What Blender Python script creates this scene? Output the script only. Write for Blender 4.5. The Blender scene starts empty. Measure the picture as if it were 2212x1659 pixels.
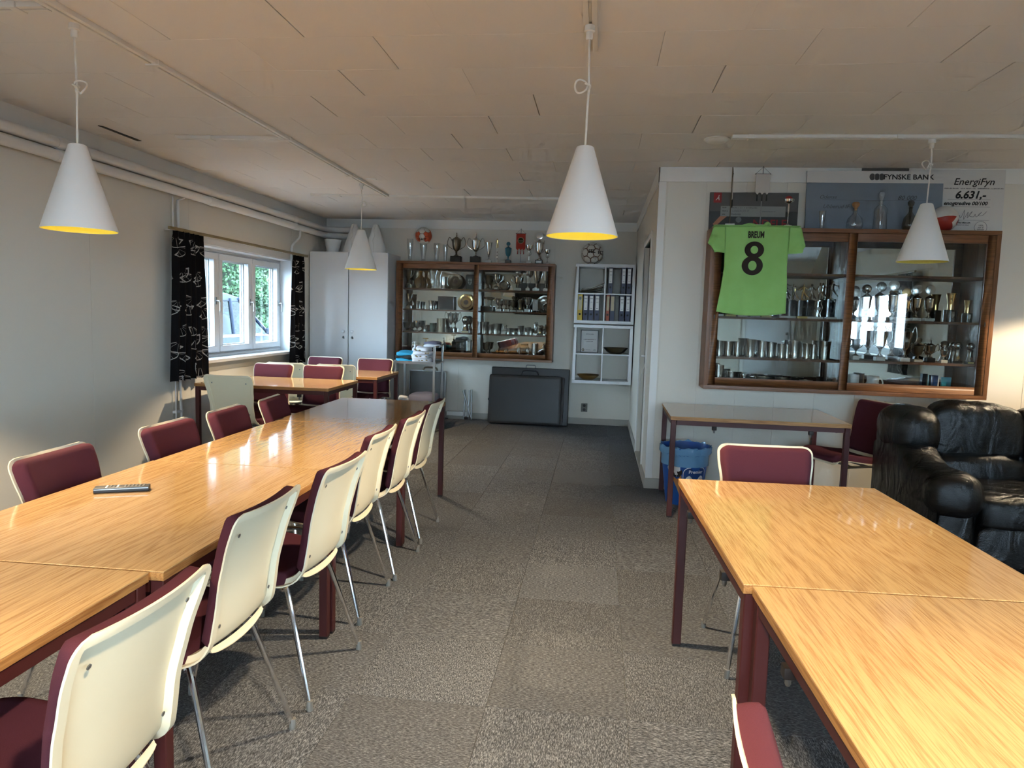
import bpy, bmesh, math, random
from mathutils import Vector, Matrix, noise
R = math.radians
random.seed(7)
sc = bpy.context.scene
C = sc.collection

# ------------------------------------------------------------------ camera
cam_d = bpy.data.cameras.new('camera'); cam = bpy.data.objects.new('camera', cam_d); C.objects.link(cam)
cam_d.sensor_fit = 'HORIZONTAL'; cam_d.sensor_width = 36.0; cam_d.lens = 36.0 * 1534.0 / 2212.0
cam_d.clip_start = 0.02
YAW, PITCH, ROLL = -0.1194, -0.0971, 0.0298
fwd = Vector((math.sin(YAW)*math.cos(PITCH), math.cos(YAW)*math.cos(PITCH), math.sin(PITCH)))
rgt = Vector((math.cos(YAW), -math.sin(YAW), 0)); upv = rgt.cross(fwd)
r2 = math.cos(ROLL)*rgt + math.sin(ROLL)*upv; u2 = -math.sin(ROLL)*rgt + math.cos(ROLL)*upv
cam.matrix_world = Matrix(((r2.x, u2.x, -fwd.x, 0), (r2.y, u2.y, -fwd.y, 0), (r2.z, u2.z, -fwd.z, 1.3888), (0, 0, 0, 1)))
sc.camera = cam
# ------------------------------------------------------------------ sky, daylight portals, exposure
SKY = 11.5
LAMP = 50.0
w = bpy.data.worlds.new('sky'); sc.world = w; w.use_nodes = True
bgn = w.node_tree.nodes['Background']; bgn.inputs[0].default_value = (0.60, 0.79, 1.0, 1); bgn.inputs[1].default_value = SKY
def portal(loc, rot, sx, sy):
    l = bpy.data.lights.new('daylight_portal', 'AREA'); l.shape = 'RECTANGLE'; l.size = sx; l.size_y = sy
    l.cycles.is_portal = True
    o = bpy.data.objects.new('daylight_portal', l); C.objects.link(o); o.location = loc; o.rotation_euler = rot
portal((-3.90, 7.06, 1.42), (0, R(-90), 0), 1.1, 2.15)
portal((4.45, -0.2, 1.47), (0, R(90), 0), 1.2, 3.0)
portal((0.35, -3.05, 1.3), (R(90), 0, 0), 3.3, 2.1)
sc.view_settings.view_transform = 'Standard'; sc.view_settings.look = 'None'
sc.view_settings.gamma = 1.0; sc.view_settings.use_curve_mapping = False
sc.view_settings.exposure = 1.50
sc.cycles.max_bounces = 7; sc.cycles.diffuse_bounces = 3; sc.cycles.glossy_bounces = 4; sc.cycles.transparent_max_bounces = 12
sc.cycles.caustics_reflective = False; sc.cycles.caustics_refractive = False
sc.cycles.use_adaptive_sampling = True; sc.cycles.adaptive_threshold = 0.08; sc.cycles.adaptive_min_samples = 16; sc.cycles.use_light_tree = False

# ------------------------------------------------------------------ materials
def s2l(c):
    c = c/255.0
    return c/12.92 if c <= 0.04045 else ((c+0.055)/1.055)**2.4
def rgb(r, g, b): return (s2l(r), s2l(g), s2l(b), 1)
class N:
    def __init__(s, name):
        s.m = bpy.data.materials.new(name); s.m.use_nodes = True
        s.t = s.m.node_tree; s.n = s.t.nodes; s.l = s.t.links
        s.b = s.n['Principled BSDF']; s.out = s.n['Material Output']
    def add(s, typ, **kw):
        x = s.n.new(typ)
        for k, v in kw.items(): setattr(x, k, v)
        return x
    def link(s, a, b): s.l.new(a, b)
    def math(s, op, a, b=None, c=None):
        x = s.n.new('ShaderNodeMath'); x.operation = op
        for i, v in enumerate((a, b, c)):
            if v is None: continue
            if isinstance(v, (int, float)): x.inputs[i].default_value = v
            else: s.l.new(v, x.inputs[i])
        return x.outputs[0]
    def mix(s, f, a, b):
        x = s.n.new('ShaderNodeMix'); x.data_type = 'RGBA'
        for i, v in ((0, f), (6, a), (7, b)):
            if isinstance(v, (int, float)): x.inputs[i].default_value = v
            elif isinstance(v, tuple): x.inputs[i].default_value = v
            else: s.l.new(v, x.inputs[i])
        return x.outputs[2]
    def coords(s, scale=(1, 1, 1), rot=(0, 0, 0), rnd=0.0, out='Object'):
        tc = s.add('ShaderNodeTexCoord'); mp = s.add('ShaderNodeMapping')
        mp.inputs[3].default_value = scale; mp.inputs[2].default_value = rot
        s.link(tc.outputs[out], mp.inputs[0])
        if rnd:
            oi = s.add('ShaderNodeObjectInfo'); v = s.add('ShaderNodeVectorMath', operation='SCALE')
            cb = s.add('ShaderNodeCombineXYZ')
            for i in range(3): s.link(oi.outputs['Random'], cb.inputs[i])
            s.link(cb.outputs[0], v.inputs[0]); v.inputs[3].default_value = rnd
            s.link(v.outputs[0], mp.inputs[1])
        return mp.outputs[0]
    def noise(s, vec, scale, detail=3, rough=0.5, dist=0.0):
        x = s.add('ShaderNodeTexNoise'); s.link(vec, x.inputs['Vector'])
        x.inputs['Scale'].default_value = scale; x.inputs['Detail'].default_value = detail
        x.inputs['Roughness'].default_value = rough; x.inputs['Distortion'].default_value = dist
        return x.outputs[0]
    def ramp(s, f, stops):
        x = s.add('ShaderNodeValToRGB'); s.link(f, x.inputs[0]); e = x.color_ramp.elements
        while len(e) < len(stops): e.new(0.5)
        for i, (p, c) in enumerate(stops): e[i].position = p; e[i].color = c
        return x.outputs[0]
    def bump(s, h, strength=0.3, dist=0.01):
        x = s.add('ShaderNodeBump'); x.inputs['Strength'].default_value = strength; x.inputs['Distance'].default_value = dist
        s.link(h, x.inputs['Height']); s.link(x.outputs[0], s.b.inputs['Normal'])
    def col(s, v):
        if isinstance(v, tuple): s.b.inputs['Base Color'].default_value = v
        else: s.link(v, s.b.inputs['Base Color'])
    def set(s, rough=None, metal=None, spec=None, coat=None, sheen=None):
        if rough is not None: s.b.inputs['Roughness'].default_value = rough
        if metal is not None: s.b.inputs['Metallic'].default_value = metal
        if spec is not None: s.b.inputs['Specular IOR Level'].default_value = spec
        if coat is not None: s.b.inputs['Coat Weight'].default_value = coat; s.b.inputs['Coat Roughness'].default_value = 0.05
        if sheen is not None: s.b.inputs['Sheen Weight'].default_value = sheen
MT = {}
def plain(name, c, rough=0.5, metal=0.0, spec=0.5, bump=0, bscale=60, coat=None, var=0.0):
    n = N(name); n.set(rough, metal, spec, coat)
    if bump or var:
        nz = n.noise(n.coords(), bscale, 4)
        if var:
            lo = tuple(x*(1-var) for x in c[:3])+(1,); hi = tuple(min(1, x*(1+var)) for x in c[:3])+(1,)
            n.col(n.ramp(nz, [(0.3, lo), (0.7, hi)]))
        else: n.col(c)
        if bump: n.bump(nz, bump, 0.004)
    else: n.col(c)
    MT[name] = n.m; return n.m
plain('wall_paint', rgb(226, 220, 207), 0.75, 0, 0.25)
plain('ceiling_paint', rgb(234, 232, 230), 0.8, 0, 0.2)
plain('white_trim', rgb(234, 232, 226), 0.5, 0, 0.35)
plain('trim_grey', rgb(176, 171, 160), 0.55, 0, 0.3)
plain('white_lacquer', rgb(222, 222, 222), 0.4, 0, 0.4)
plain('window_white', rgb(228, 229, 230), 0.35, 0, 0.45)
plain('pipe_white', rgb(226, 224, 220), 0.42, 0, 0.4)
plain('door_grey', rgb(122, 119, 108), 0.6)
plain('shell_plastic', rgb(234, 223, 192), 0.38, 0, 0.45)
plain('burgundy_fabric', rgb(84, 42, 51), 0.92, 0, 0.15, 0.35, 900, var=0.10)
plain('steel_red', rgb(72, 28, 26), 0.45, 0, 0.45, 0.03, 200)
plain('chrome', (0.82, 0.82, 0.83, 1), 0.12, 1.0)
plain('steel_grey', rgb(150, 150, 148), 0.35, 0.9)
plain('dark_metal', rgb(40, 34, 32), 0.5, 0.3)
plain('grey_plastic', rgb(120, 118, 112), 0.55)
plain('black_plastic', rgb(22, 21, 21), 0.45)
plain('lamp_white', rgb(236, 234, 229), 0.55, 0, 0.35)
plain('cord_white', rgb(225, 222, 214), 0.6)
plain('silver', (0.66, 0.64, 0.60, 1), 0.14, 1.0)
plain('pewter', (0.42, 0.40, 0.36, 1), 0.27, 1.0, var=0.15, bscale=25)
plain('gold', (0.72, 0.50, 0.20, 1), 0.2, 1.0)
plain('bronze', (0.20, 0.16, 0.11, 1), 0.35, 1.0)
plain('marble_white', rgb(205, 200, 190), 0.3, var=0.06, bscale=60)
plain('marble_black', rgb(22, 21, 20), 0.25, var=0.5, bscale=40)
plain('wood_dark_base', rgb(58, 38, 26), 0.45)
plain('plaque_brown', rgb(84, 66, 48), 0.4)
plain('plaque_yellow', rgb(214, 190, 110), 0.5)
plain('dark_board', rgb(46, 44, 40), 0.5)
plain('teal_enamel', rgb(52, 108, 122), 0.3)
plain('green_glaze', rgb(40, 66, 48), 0.35)
plain('mug_white', rgb(208, 207, 204), 0.3)
plain('cyan_card', rgb(28, 128, 150), 0.4)
plain('blue_card', rgb(20, 62, 120), 0.4)
plain('print_black', rgb(26, 26, 26), 0.6)
plain('print_grey', rgb(110, 110, 112), 0.6)
plain('print_thin', rgb(88, 92, 96), 0.6)
plain('print_red', rgb(150, 34, 32), 0.6)
plain('print_white', rgb(226, 224, 220), 0.6)
plain('paper_white', rgb(214, 211, 206), 0.7)
plain('paper_blue', rgb(126, 138, 150), 0.7, var=0.05, bscale=3)
plain('paper_strip', rgb(150, 152, 146), 0.7)
plain('skin_print', rgb(190, 130, 98), 0.7)
plain('red_pennant', rgb(168, 52, 34), 0.8)
plain('pennant_green', rgb(96, 104, 60), 0.8)
plain('pennant_white', rgb(196, 190, 182), 0.7)
plain('tassel_dark', rgb(40, 44, 40), 0.9)
plain('binder_blue', rgb(64, 68, 88), 0.5, var=0.06, bscale=300)
plain('binder_black', rgb(40, 40, 42), 0.5)
plain('binder_yellow', rgb(206, 176, 60), 0.5)
plain('binder_red', rgb(158, 78, 52), 0.5)
plain('label_cream', rgb(196, 186, 156), 0.7)
plain('bowl_brown', rgb(118, 88, 44), 0.35)
plain('bowl_dark', rgb(70, 58, 38), 0.25)
plain('frame_black', rgb(34, 28, 22), 0.4)
plain('vinyl_black', rgb(44, 42, 40), 0.42, 0, 0.4, 0.12, 160)
plain('board_grey', rgb(88, 86, 82), 0.6)
plain('towel_white', rgb(216, 216, 220), 0.95, 0, 0.1, 0.5, 220)
plain('towel_blue', rgb(70, 170, 206), 0.95, 0, 0.1, 0.5, 220, var=0.08)
plain('towel_dark', rgb(46, 52, 50), 0.95)
plain('pattern_brown', rgb(128, 104, 62), 0.9)
plain('pillow_grey', rgb(112, 112, 128), 0.85, 0, 0.2, 0.3, 160)
plain('bottle_white', rgb(226, 228, 232), 0.4)
plain('bin_blue', rgb(30, 84, 160), 0.4, 0, 0.4, var=0.08, bscale=14)
plain('bin_navy', rgb(20, 60, 120), 0.4)
plain('bag_plastic', rgb(110, 160, 200), 0.2, 0, 0.6)
plain('cone_wafer', rgb(186, 130, 76), 0.7)
plain('asphalt', rgb(62, 64, 66), 0.95, var=0.15, bscale=8)
plain('tyre', rgb(24, 24, 26), 0.8)
plain('car_paint', rgb(28, 40, 58), 0.45, 0.0, 0.25)
plain('car_seat', rgb(90, 96, 104), 0.8)
plain('ball_white', rgb(214, 209, 198), 0.45, 0, 0.4)
plain('ball_brown', rgb(110, 80, 58), 0.6)
plain('ball_black', rgb(34, 32, 32), 0.5)
plain('ball_orange', rgb(206, 88, 50), 0.45)
plain('jersey_black', rgb(42, 34, 28), 0.85)
plain('lining_painted_glow', rgb(252, 240, 120), 0.6)  # yellow of the lit lamp put into the shade's inside colour
plain('bulb_holder', rgb(235, 225, 200), 0.5)
plain('tv_black', rgb(14, 14, 16), 0.12)
plain('cork', rgb(170, 128, 88), 0.8)

def fabric_jersey():
    n = N('jersey_green'); n.set(0.75, 0, 0.25); v = n.coords()
    n.col(n.ramp(n.noise(v, 6, 3), [(0.3, rgb(148, 200, 112)), (0.7, rgb(158, 210, 124))])); n.bump(n.noise(v, 700, 2), 0.15, 0.002)
    MT['jersey_green'] = n.m
fabric_jersey()
def wood(name, c1, c2, rough=0.4, along='Y', scale=1.0, coat=None, fine=1.0, spec=0.5):
    n = N(name); n.set(rough, 0, spec, coat)
    k = {'X': (0.055, 1, 1), 'Y': (1, 0.055, 1), 'Z': (1, 1, 0.055)}[along]
    v = n.coords(tuple(scale*q for q in k), rnd=23.0)
    big = n.noise(v, 7, 2, 0.5, 0.25)
    x = n.math('MULTIPLY', big, 44.0); rings = n.math('PINGPONG', x, 1.0)
    k2 = {'X': (0.03, 1, 1), 'Y': (1, 0.03, 1), 'Z': (1, 1, 0.03)}[along]
    fib = n.noise(n.coords(tuple(scale*q for q in k2), rnd=11.0), 300, 3, 0.65)
    f = n.math('ADD', n.math('MULTIPLY', rings, 0.15), n.math('MULTIPLY', fib, 0.75*fine))
    n.col(n.ramp(f, [(0.30, c2), (0.52, c1)]))
    MT[name] = n.m; return n.m
wood('oak_laminate', rgb(214, 175, 120), rgb(180, 138, 90), 0.11, 'Y', 1.0, coat=0.5)
wood('oak_edge', rgb(188, 138, 80), rgb(150, 100, 52), 0.45, 'Y')
wood('teak_case', rgb(132, 88, 54), rgb(98, 62, 36), 0.42, 'X', 1.0)
wood('teak_case_upright', rgb(132, 88, 54), rgb(98, 62, 36), 0.42, 'Z', 1.0)
wood('shelf_wood', rgb(116, 78, 52), rgb(84, 54, 36), 0.5, 'X', 1.0)
wood('rod_wood', rgb(150, 134, 96), rgb(118, 104, 72), 0.5, 'Y')

def carpet():
    n = N('carpet_tile'); n.set(1.0, 0, 0.05)
    oi = n.add('ShaderNodeObjectInfo')
    a = n.noise(n.coords((1, 0.2, 1), rnd=31.0), 380, 2, 0.75)
    c = n.noise(n.coords((1, 1, 1), rnd=5.0), 5, 1, 0.5)
    f = a
    base = n.ramp(f, [(0.36, rgb(56, 58, 61)), (0.52, rgb(104, 106, 109)), (0.70, rgb(176, 178, 180))])
    sh = n.math('ADD', n.math('MULTIPLY', oi.outputs['Random'], 0.40), n.math('MULTIPLY', c, 0.10))
    n.col(n.mix(sh, base, rgb(84, 82, 80)))
    MT['carpet_tile'] = n.m
carpet()
def leather():
    n = N('black_leather'); n.set(0.21, 0, 0.45); v = n.coords()
    n.col(n.ramp(n.noise(v, 5, 4), [(0.3, rgb(11, 11, 12)), (0.75, rgb(20, 20, 21))]))
    h = n.math('ADD', n.math('MULTIPLY', n.noise(n.coords((1, 1, 0.5)), 8, 2, 0.5, 1.4), 1.0), n.math('MULTIPLY', n.noise(v, 260, 2), 0.12))
    n.bump(h, 0.55, 0.035); MT['black_leather'] = n.m
leather()
def thin_glass(name, tint, refl=1.0, rough=0.0):
    n = N(name); n.n.remove(n.b)
    t = n.add('ShaderNodeBsdfTransparent'); t.inputs[0].default_value = tint
    g = n.add('ShaderNodeBsdfGlossy'); g.inputs['Roughness'].default_value = rough
    f = n.add('ShaderNodeLayerWeight'); f.inputs[0].default_value = 0.5
    fr = n.math('ADD', n.math('MULTIPLY', n.math('POWER', f.outputs[1], 5.0), 0.9), 0.045)
    m = n.add('ShaderNodeMixShader'); n.link(n.math('MINIMUM', n.math('MULTIPLY', fr, refl), 1.0), m.inputs[0])
    n.link(t.outputs[0], m.inputs[1]); n.link(g.outputs[0], m.inputs[2]); n.link(m.outputs[0], n.out.inputs[0])
    MT[name] = n.m
thin_glass('pane_glass', (0.93, 0.96, 0.96, 1), 1.0)
thin_glass('case_glass', (0.90, 0.92, 0.91, 1), 1.3)
thin_glass('clear_glass', (0.97, 0.98, 0.98, 1), 2.2)
thin_glass('amber_glass', (0.62, 0.48, 0.26, 1), 1.8)
thin_glass('smoke_glass', (0.62, 0.61, 0.56, 1), 1.6)
thin_glass('car_glass', (0.42, 0.52, 0.60, 1), 0.5)
plain('mirror', (0.80, 0.82, 0.82, 1), 0.012, 1.0)
def emit(name, c, st):
    n = N(name); n.n.remove(n.b); e = n.add('ShaderNodeEmission'); e.inputs[0].default_value = c; e.inputs[1].default_value = st
    n.link(e.outputs[0], n.out.inputs[0]); MT[name] = n.m
plain('bulb_off', rgb(232, 230, 224), 0.3)
emit('bulb_glow', (1.0, 0.90, 0.36, 1), 5.0)
def leaf_mat(name, a, b):
    n = N(name); n.set(0.6, 0, 0.3); oi = n.noise(n.coords(), 2.2, 4)
    n.col(n.ramp(oi, [(0.3, a), (0.7, b)])); MT[name] = n.m
leaf_mat('hedge_leaf', rgb(30, 60, 44), rgb(96, 128, 90))
leaf_mat('hedge_core', rgb(18, 32, 18), rgb(28, 46, 26))
def curtain_mat():
    n = N('curtain_print'); n.set(0.9, 0, 0.12)
    uv = n.add('ShaderNodeTexCoord').outputs['UV']
    def layer(scale, off, rad, ribs, lw):
        mp = n.add('ShaderNodeMapping'); mp.inputs[3].default_value = (scale, scale, 1); mp.inputs[1].default_value = off; n.link(uv, mp.inputs[0])
        sp = n.add('ShaderNodeSeparateXYZ'); n.link(mp.outputs[0], sp.inputs[0])
        row = n.math('FLOOR', sp.outputs[1])
        x = n.math('ADD', sp.outputs[0], n.math('MULTIPLY', row, 0.37)); colm = n.math('FLOOR', x)
        cb = n.add('ShaderNodeCombineXYZ'); n.link(colm, cb.inputs[0]); n.link(row, cb.inputs[1])
        wn = n.add('ShaderNodeTexWhiteNoise'); wn.noise_dimensions = '2D'; n.link(cb.outputs[0], wn.inputs['Vector'])
        sr = n.add('ShaderNodeSeparateColor'); n.link(wn.outputs['Color'], sr.inputs[0])
        fx = n.math('SUBTRACT', n.math('FRACT', x), n.math('ADD', n.math('MULTIPLY', sr.outputs[0], 0.16), 0.42))
        fy = n.math('SUBTRACT', n.math('FRACT', sp.outputs[1]), n.math('ADD', n.math('MULTIPLY', sr.outputs[1], 0.2), 0.58))
        ang = n.math('MULTIPLY', n.math('SUBTRACT', sr.outputs[2], 0.5), 1.5)
        ca = n.math('COSINE', ang); sa = n.math('SINE', ang)
        px = n.math('SUBTRACT', n.math('MULTIPLY', fx, ca), n.math('MULTIPLY', fy, sa))
        py = n.math('ADD', n.math('MULTIPLY', fx, sa), n.math('MULTIPLY', fy, ca))
        r = n.math('SQRT', n.math('ADD', n.math('MULTIPLY', px, px), n.math('MULTIPLY', py, py)))
        th = n.math('ARCTAN2', px, n.math('MULTIPLY', py, -1.0))
        inang = n.math('LESS_THAN', n.math('ABSOLUTE', th), 1.25)
        inr = n.math('LESS_THAN', r, rad)
        rib = n.math('LESS_THAN', n.math('MULTIPLY', n.math('ABSOLUTE', n.math('SINE', n.math('MULTIPLY', th, ribs))), r), lw*1.1)
        arc = n.math('LESS_THAN', n.math('ABSOLUTE', n.math('SUBTRACT', r, rad*0.93)), lw*0.9)
        edge = n.math('LESS_THAN', n.math('ABSOLUTE', n.math('SUBTRACT', n.math('ABSOLUTE', th), 1.19)), 0.07)
        lines = n.math('MAXIMUM', n.math('MAXIMUM', rib, arc), edge)
        core = n.math('GREATER_THAN', r, rad*0.18)
        return n.math('MULTIPLY', n.math('MULTIPLY', lines, inang), n.math('MULTIPLY', inr, core))
    a = layer(4.5, (0.1, 0.2, 0), 0.40, 6.5, 0.016)
    b = layer(3.6, (3.4, 1.7, 0), 0.36, 4.5, 0.014)
    m = n.math('MAXIMUM', a, b)
    n.col(n.mix(m, rgb(22, 21, 22), rgb(176, 172, 164)))
    MT['curtain_print'] = n.m
curtain_mat()
def handball_mat():
    n = N('handball_print'); n.set(0.4, 0, 0.4)
    tc = n.add('ShaderNodeTexCoord'); sp = n.add('ShaderNodeSeparateXYZ'); n.link(tc.outputs['Object'], sp.inputs[0])
    x, z = sp.outputs[0], sp.outputs[2]
    zz = n.math('ADD', z, n.math('MULTIPLY', n.math('MULTIPLY', x, x), 1.8))
    band = n.math('LESS_THAN', zz, 0.012)
    d = n.math('SUBTRACT', n.math('SUBTRACT', x, 0.028), n.math('MULTIPLY', n.math('ABSOLUTE', n.math('ADD', z, 0.035)), 0.75))
    chev = n.math('LESS_THAN', n.math('ABSOLUTE', n.math('ADD', d, 0.0)), 0.020)
    red = n.math('MULTIPLY', band, n.math('SUBTRACT', 1.0, chev))
    n.col(n.mix(red, rgb(214, 208, 200), rgb(160, 48, 36))); MT['handball_print'] = n.m
handball_mat()

# ------------------------------------------------------------------ mesh helpers
class B:
    def __init__(s): s.v = []; s.f = []; s.uv = None
    def _a(s, vs, fs):
        o = len(s.v); s.v += [tuple(p) for p in vs]; s.f += [tuple(i+o for i in f) for f in fs]; return s
    def box(s, x0, x1, y0, y1, z0, z1):
        return s._a([(x0, y0, z0), (x1, y0, z0), (x1, y1, z0), (x0, y1, z0), (x0, y0, z1), (x1, y0, z1), (x1, y1, z1), (x0, y1, z1)],
                    [(0, 3, 2, 1), (4, 5, 6, 7), (0, 1, 5, 4), (1, 2, 6, 5), (2, 3, 7, 6), (3, 0, 4, 7)])
    def cbox(s, c, d): return s.box(c[0]-d[0]/2, c[0]+d[0]/2, c[1]-d[1]/2, c[1]+d[1]/2, c[2]-d[2]/2, c[2]+d[2]/2)
    def prism(s, pts, y0, y1, plane='XZ'):
        n = len(pts)
        def P(p, t): return (p[0], t, p[1]) if plane == 'XZ' else ((t, p[0], p[1]) if plane == 'YZ' else (p[0], p[1], t))
        vs = [P(p, y0) for p in pts] + [P(p, y1) for p in pts]
        fs = [tuple(range(n))[::-1], tuple(range(n, 2*n))] + [(i, (i+1) % n, n+(i+1) % n, n+i) for i in range(n)]
        return s._a(vs, fs)
    def lathe(s, prof, n=20, c=(0, 0, 0), close=True, ax='Z', sx=1.0, sy=1.0):
        vs = []; fs = []
        for (r, z) in prof:
            for k in range(n):
                a = 2*math.pi*k/n
                p = (r*math.cos(a)*sx, r*math.sin(a)*sy, z)
                if ax == 'Y': p = (p[0], z, p[1])
                if ax == 'X': p = (z, p[0], p[1])
                vs.append((c[0]+p[0], c[1]+p[1], c[2]+p[2]))
        m = len(prof)
        for i in range(m-1):
            for k in range(n): fs.append((i*n+k, i*n+(k+1) % n, (i+1)*n+(k+1) % n, (i+1)*n+k))
        if close:
            if prof[0][0] > 1e-6: fs.append(tuple(range(n))[::-1])
            if prof[-1][0] > 1e-6: fs.append(tuple((m-1)*n+k for k in range(n)))
        return s._a(vs, fs)
    def tube(s, pts, r, n=10, caps=True, closed=False):
        pts = [Vector(p) for p in pts]; m = len(pts); rs = r if isinstance(r, (list, tuple)) else [r]*m
        vs = []; fs = []; ref = None
        for i, p in enumerate(pts):
            if closed: d = (pts[(i+1) % m]-pts[i-1]).normalized()
            else: d = (pts[min(i+1, m-1)]-pts[max(i-1, 0)]).normalized()
            if ref is None: ref = d.orthogonal().normalized()
            ref = (ref-d*ref.dot(d)).normalized() if (ref-d*ref.dot(d)).length > 1e-5 else d.orthogonal().normalized()
            b = d.cross(ref)
            for k in range(n):
                a = 2*math.pi*k/n; q = p+(ref*math.cos(a)+b*math.sin(a))*rs[i]; vs.append(q)
        e = m if closed else m-1
        for i in range(e):
            j = (i+1) % m
            for k in range(n): fs.append((i*n+k, i*n+(k+1) % n, j*n+(k+1) % n, j*n+k))
        if caps and not closed: fs += [tuple(range(n))[::-1], tuple((m-1)*n+k for k in range(n))]
        return s._a(vs, fs)
    def grid(s, fn, nu, nv, close=False):
        vs = [fn(i/(nu-1), j/(nv-1)) for i in range(nu) for j in range(nv)]
        fs = [(i*nv+j, (i+1)*nv+j, (i+1)*nv+j+1, i*nv+j+1) for i in range(nu-1) for j in range(nv-1)]
        return s._a(vs, fs)
    def sphere(s, c, r, n=16, m=10, sc=(1, 1, 1)):
        prof = [(max(1e-7, math.sin(math.pi*i/m))*1.0, -math.cos(math.pi*i/m)) for i in range(m+1)]
        vs = []; fs = []
        for (rr, z) in prof:
            for k in range(n):
                a = 2*math.pi*k/n; vs.append((c[0]+r*sc[0]*rr*math.cos(a), c[1]+r*sc[1]*rr*math.sin(a), c[2]+r*sc[2]*z))
        for i in range(m):
            for k in range(n): fs.append((i*n+k, i*n+(k+1) % n, (i+1)*n+(k+1) % n, (i+1)*n+k))
        return s._a(vs, fs)
    def puff(s, c, d, e=0.45, n=28, m=18, wr=0.0, seed=0):     # a cushion: superellipsoid with wrinkles
        def pw(x): return math.copysign(abs(x)**e, x)
        vs = []; fs = []
        for i in range(m+1):
            ph = -math.pi/2+math.pi*i/m
            for k in range(n):
                th = 2*math.pi*k/n
                p = Vector((pw(math.cos(ph))*pw(math.cos(th)), pw(math.cos(ph))*pw(math.sin(th)), pw(math.sin(ph))))
                q = Vector((p.x*d[0]/2, p.y*d[1]/2, p.z*d[2]/2))
                if wr: q += p.normalized()*wr*noise.noise(Vector((q.x*9+seed, q.y*9, q.z*5)))
                vs.append((c[0]+q.x, c[1]+q.y, c[2]+q.z))
        for i in range(m):
            for k in range(n): fs.append((i*n+k, i*n+(k+1) % n, (i+1)*n+(k+1) % n, (i+1)*n+k))
        return s._a(vs, fs)
def bez(pts, n=8):        # smooth curve through points
    pts = [Vector(p) for p in pts]; out = []
    for i in range(len(pts)-1):
        p0 = pts[max(i-1, 0)]; p1 = pts[i]; p2 = pts[i+1]; p3 = pts[min(i+2, len(pts)-1)]
        for k in range(n):
            t = k/n
            out.append(0.5*((2*p1)+(p2-p0)*t+(2*p0-5*p1+4*p2-p3)*t*t+(3*p1-p0-3*p2+p3)*t**3))
    return out+[pts[-1]]
def mesh(name, b, mt, bev=0.0, smooth=35, seg=2):
    me = bpy.data.meshes.new(name); me.from_pydata(b.v, [], b.f)
    bm = bmesh.new(); bm.from_mesh(me)
    bmesh.ops.remove_doubles(bm, verts=bm.verts, dist=1e-6)
    if bev:
        ed = [e for e in bm.edges if len(e.link_faces) == 2 and e.calc_face_angle(0) > 0.5]
        bmesh.ops.bevel(bm, geom=ed, offset=bev, segments=seg, profile=0.7, affect='EDGES', clamp_overlap=True)
    bmesh.ops.recalc_face_normals(bm, faces=bm.faces)
    bm.to_mesh(me); bm.free()
    me.materials.append(MT[mt])
    if smooth:
        me.shade_smooth(); me.set_sharp_from_angle(angle=R(smooth))
    return me
def link(name, me, parent=None, loc=(0, 0, 0), rot=(0, 0, 0)):
    o = bpy.data.objects.new(name, me); C.objects.link(o); o.location = loc; o.rotation_euler = rot
    if parent: o.parent = parent
    return o
def obj(name, b, mt, parent=None, loc=(0, 0, 0), rot=(0, 0, 0), bev=0.0, smooth=35, seg=2):
    return link(name, mesh(name, b, mt, bev, smooth, seg), parent, loc, rot)
def tag(o, label=None, cat=None, group=None, kind=None):
    if label: o['label'] = label
    if cat: o['category'] = cat
    if group: o['group'] = group
    if kind: o['kind'] = kind
    return o
def thing(name, label, cat, loc=(0, 0, 0), rotz=0.0, group=None):
    o = bpy.data.objects.new(name, None); C.objects.link(o); o.empty_display_size = 0.1
    o.location = loc; o.rotation_euler = (0, 0, rotz); tag(o, label, cat, group); return o
def dup(root, loc, rotz, label, group=None):
    def rec(o, p):
        c = o.copy(); C.objects.link(c)
        if p is not None: c.parent = p
        for ch in [x for x in o.children]: rec(ch, c)
        return c
    r_ = rec(root, None); r_.location = loc; r_.rotation_euler = (0, 0, rotz); r_['label'] = label
    if group: r_['group'] = group
    return r_
def text(body, size, mt, parent, loc, rot=(R(90), 0, 0), bold=0.0, shear=0.0, sx=1.0, ext=0.0004, align='CENTER', warp=None, name='lettering', space=1.0):
    cu = bpy.data.curves.new('t', 'FONT'); cu.body = body; cu.size = size; cu.align_x = align; cu.align_y = 'CENTER'
    cu.extrude = ext; cu.offset = bold; cu.shear = shear; cu.resolution_u = 3; cu.space_character = space
    t = bpy.data.objects.new('t', cu); C.objects.link(t); bpy.context.view_layer.update()
    me = bpy.data.meshes.new_from_object(t.evaluated_get(bpy.context.evaluated_depsgraph_get()))
    bpy.data.objects.remove(t); bpy.data.curves.remove(cu)
    me.materials.clear(); me.materials.append(MT[mt])
    for v in me.vertices:
        v.co.x *= sx
        if warp: v.co = warp(v.co)
    o = link(name, me, parent, loc, rot)
    return o
def scribble(parent, x0, x1, z, h, mt, y, seed):      # print too small to read in the photograph
    rr_ = random.Random(seed); b = B(); x = x0
    while x < x1:
        wd = h*rr_.uniform(.35, .7); b.box(x, min(x+wd*.75, x1), y-.0006, y, z-h*rr_.uniform(.25, .5), z+h*rr_.uniform(.1, .5)); x += wd*(1.9 if rr_.random() < .14 else 1.0)
    return obj('print_lines', b, mt, parent, smooth=0)
ORD = ['first', 'second', 'third', 'fourth', 'fifth', 'sixth', 'seventh', 'eighth', 'ninth', 'tenth', 'eleventh', 'twelfth', 'thirteenth', 'fourteenth']
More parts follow.
